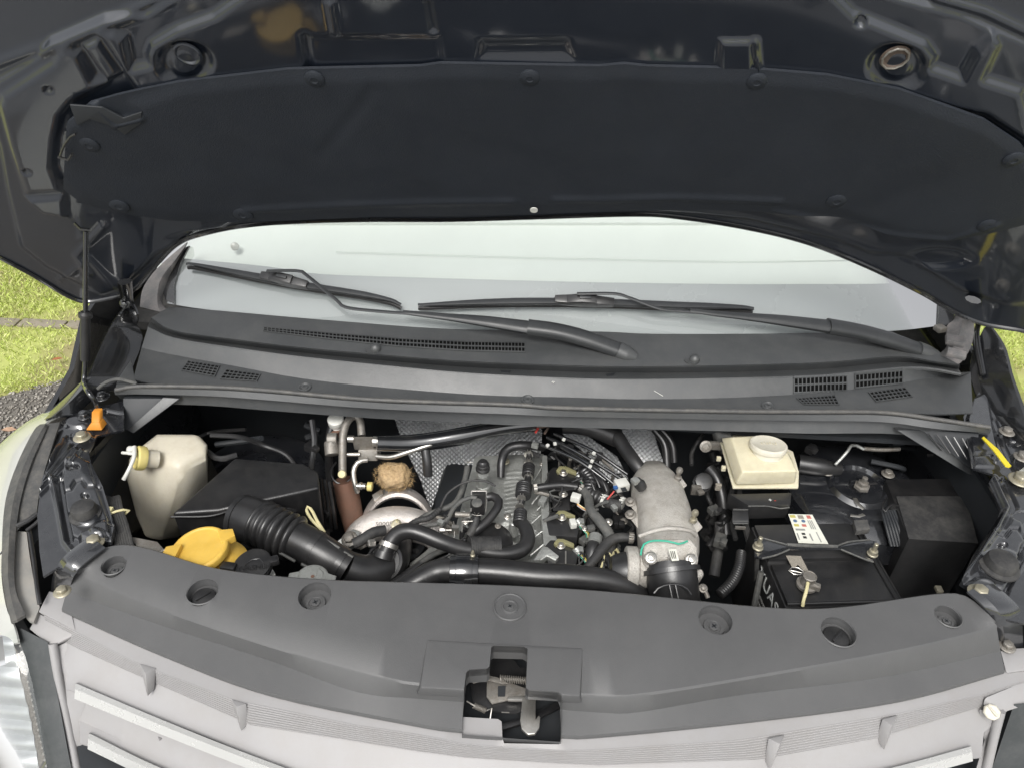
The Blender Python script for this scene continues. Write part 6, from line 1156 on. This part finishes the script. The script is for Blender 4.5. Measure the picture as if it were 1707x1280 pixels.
# terminal
tm = L_(ba, 'terminal', 'steel_d', (1344, 975, .882), [(17, 0), (17, 5), (12, 6), (11, 10), (10.5, 20), (11.5, 21), (11.5, 24), (10, 25), (9, 23.5), (1, 23.5)], (0, 0, 1), 26)
mb = MB(); mb.box(P(1355, 976, .89), (.022, .010, .010), Matrix.Rotation(-.3, 3, 'Z')); mb.tube([P(1352, 972, .892), P(1364, 979, .892)], .004, 6, smooth=False); build(mb, 'terminal_clamp', 'steel_d', ba, bevel=.001)
T(ba, 'terminal_strap', 'cream', [(1347, 970, .90), (1344, 985, .898), (1340, 998, .89), (1338, 1010, .88)], 2.8, 8, flat=.6)
mb = MB(); c_ = P(1327, 951, .881); mb.tube([c_+Vector((math.cos(a)*.012, math.sin(a)*.008, 0)) for a in np.linspace(0, 2*math.pi, 25)], .0008, 5); mb.tube([P(1318, 950, .882), P(1336, 954, .882)], .0008, 5, smooth=False); build(mb, 'vent_ring', 'steel', ba)
# stickers
def sticker(par, poly, z, m, name='sticker', off=0): mb = MB(); mb.prism(pl(poly, z), (0, 0, -.0006)); return build(mb, name, m, par)
st = sticker(ba, [(1314, 856), (1354, 857), (1381, 906), (1331, 904)], .8815, 'paper', 'warning_sticker'); st['label'] = 'white warning sticker with small coloured signs'
def suv(u, v, z=.8822):
    A_ = Vector((1314, 856)).lerp(Vector((1354, 857)), u); B2 = Vector((1331, 904)).lerp(Vector((1381, 906)), u); q = A_.lerp(B2, v); return P(q.x, q.y, z)
for u, v, w_, h_, m in ((.04, .03, .22, .09, 'sign_y'), (.36, .03, .22, .12, 'paper_d'), (.72, .03, .16, .11, 'sign_r'), (.08, .18, .2, .11, 'sign_b'), (.40, .18, .2, .11, 'sign_b'), (.08, .34, .18, .08, 'sign_y'), (.38, .34, .16, .08, 'sign_r'), (.68, .2, .03, .3, 'grey_print'), (.75, .2, .03, .3, 'grey_print'), (.82, .2, .03, .3, 'grey_print'), (.08, .5, .34, .06, 'grey_print'), (.24, .64, .12, .07, 'ink'), (.24, .76, .12, .07, 'ink'), (.06, .66, .04, .22, 'grey_print'), (.5, .66, .05, .24, 'grey_print'), (.78, .6, .03, .34, 'grey_print')):
    mb = MB(); 
    if m == 'sign_b':
        c_ = suv(u+w_/2, v+h_/2); mb.lathe(c_, [(.0034, 0), (.0034, .0003)], n=16)
    else: mb.prism([suv(u, v), suv(u+w_, v), suv(u+w_, v+h_), suv(u, v+h_)], (0, 0, -.0004))
    build(mb, 'printed_sign', m, st)
sticker(ba, [(1310, 925), (1335, 926), (1348, 951), (1340, 951), (1330, 940), (1326, 945), (1320, 944)], .8815, 'paper_d', 'worn_label')
PR(ba, 'relay_lid', 'seal', [(1423, 866), (1446, 865), (1451, 881), (1428, 884)], .89, .012, .0015)
# maker's name on the left side of the battery
sp = B(-1, -.55, -.040)+ex*-.0012
text('YUASA', 'battery_name', B(-1, -.46, -.036)+ex*-.0010, .036, -ey, -ex, 'white_print', ba)
for k_, z in enumerate((-.075, -.088, -.1)):
    mb = MB()
    for j_ in range(14): mb.hull([B(-1, -.05-.06*j_-d_, z+h_)+ex*e_ for d_ in (0, .035+.015*(j_ % 3)) for h_ in (0, .005) for e_ in (-.0003, -.0012)])
    build(mb, 'small_print', 'grey_print', ba)
mb = MB(); mb.tube([B(-1, -.1, -.01)+ex*-.012, B(-1, -.5, -.10)+ex*-.02, B(-1, -.75, -.17)+ex*-.02], .005, 8); build(mb, 'cable', 'hose', ba)

# ---- looms, brackets and inner wings that fill the depth of the bay
def wing(x, sgn):
    F2 = []
    mb = MB(); rows = []
    for i, z in enumerate(np.linspace(.95, .40, 12)):
        rows.append([(x+sgn*(.015*math.sin(y*9+1)+.02*math.sin(i*1.3))-sgn*.02*i/11, y, z) for y in np.linspace(.74, 1.33, 30)])
    mb.loft(rows, n=0, thick=.004, td=(sgn, 0, 0)); return build(mb, 'inner_wing', 'paint_in', van)
wl, wr = wing(-.745, -1), wing(.835, 1)
mb = MB(); c_ = P(430, 790, .80); kk = MPP(c_); mb.lathe(c_, [(120*kk, -.08), (110*kk, -.01), (90*kk, 0), (50*kk, .004), (44*kk, .012), (14*kk, .012)], (0, 0, 1), 40); build(mb, 'strut_tower', 'paint_in', van, label='black strut tower behind the air filter box')
rg = random.Random(11)
def looms(par, n, xr, yr, zr, dx, dy, mats, rr):
    for _ in range(n):
        x, y, z = rg.uniform(*xr), rg.uniform(*yr), rg.uniform(*zr); p = [(x, y, z)]
        for k_ in range(3): x += rg.uniform(-dx, dx)+dx*.3*rg.choice((-1, 1)); y += rg.uniform(0, dy); z -= rg.uniform(0, .03); p.append((x, y, z))
        T(par, rg.choice(['wire', 'loom', 'hose']), rg.choice(mats), p, rg.uniform(*rr), 8)
dkm = ['rubber', 'plast', 'rubber_d', 'plast_dusty']
looms(fw, 3, (350, 540), (705, 750), (.84, .90), 50, 12, ['dark', 'rubber'], (3, 6)); looms(fw, 8, (535, 560), (790, 860), (.74, .82), 8, 30, dkm, (2, 5))
looms(van, 16, (1165, 1245), (720, 880), (.74, .86), 16, 40, dkm, (2.5, 7)); looms(fw, 4, (1340, 1560), (715, 770), (.84, .88), 40, 14, ['dark', 'rubber'], (3, 6))
looms(van, 26, (925, 1045), (735, 860), (.84, .875), 22, 22, dkm+['hose', 'steel_d'], (1.6, 4.5)); looms(van, 14, (610, 800), (900, 960), (.76, .80), 24, 18, dkm+['steel_d'], (2, 6))
looms(van, 10, (960, 1040), (880, 940), (.82, .85), 20, 22, dkm+['hose'], (2, 6)); looms(van, 8, (1470, 1520), (800, 900), (.80, .84), 12, 26, dkm, (2, 4)); looms(van, 8, (745, 800), (850, 885), (.82, .85), 14, 14, dkm+['alu_s'], (2, 5))
for x, y, z, s in ((1200, 900, .80, .02), (1190, 850, .81, .016), (1352, 748, .88, .016), (540, 850, .80, .02), (520, 745, .89, .018), (990, 870, .845, .02), (1030, 870, .85, .018), (975, 900, .85, .014), (1020, 915, .84, .02)):
    mb = MB(); mb.box(P(x, y, z), (s*1.3, s, s*.8), Matrix.Rotation(x*.7, 3, 'Z')); mb.box(P(x+6, y+3, z+.01), (s*.7, s*.6, s*.5), Matrix.Rotation(x*.7, 3, 'Z')); build(mb, 'connector', rg.choice(['plast', 'plast_dusty', 'rubber_d', 'hose']), van, bevel=.0015)

for x, y, z in ((790, 850, .83), (800, 800, .83), (842, 768, .84), (904, 772, .845), (908, 800, .845), (860, 938, .83), (895, 945, .83), (918, 944, .85), (820, 940, .82), (830, 876, .845), (846, 860, .845), (880, 905, .845), (760, 930, .82), (776, 868, .84), (1014, 870, .87), (1040, 868, .86), (975, 880, .87)):
    bolt(P(x, y, z), rg.choice((3.5, 4.2, 5)), van, (rg.uniform(-.2, .2), -.2, 1), rg.choice(('steel', 'steel_d', 'zinc')))
for x, y, z, m in ((735, 870, .87, 'alu_s'), (950, 745, .90, 'plast'), (1000, 760, .90, 'plast'), (905, 835, .875, 'alu_s'), (955, 872, .875, 'white'), (985, 880, .88, 'hose'), (770, 905, .84, 'alu_s'), (892, 742, .89, 'alu_s'), (1024, 846, .89, 'alu_s')):
    mb = MB(); s = rg.uniform(.007, .012); mb.box(P(x, y, z), (s*1.4, s, s), Matrix.Rotation(rg.uniform(0, 3), 3, 'Z')); build(mb, 'connector', m, van, bevel=.001)
looms(van, 16, (905, 1040), (735, 850), (.885, .90), 20, 18, ['hose', 'rubber_d', 'plast', 'rubber'], (1, 2.6))
looms(van, 8, (740, 800), (855, 900), (.86, .88), 16, 14, ['hose', 'rubber_d', 'plast'], (1, 2.4))
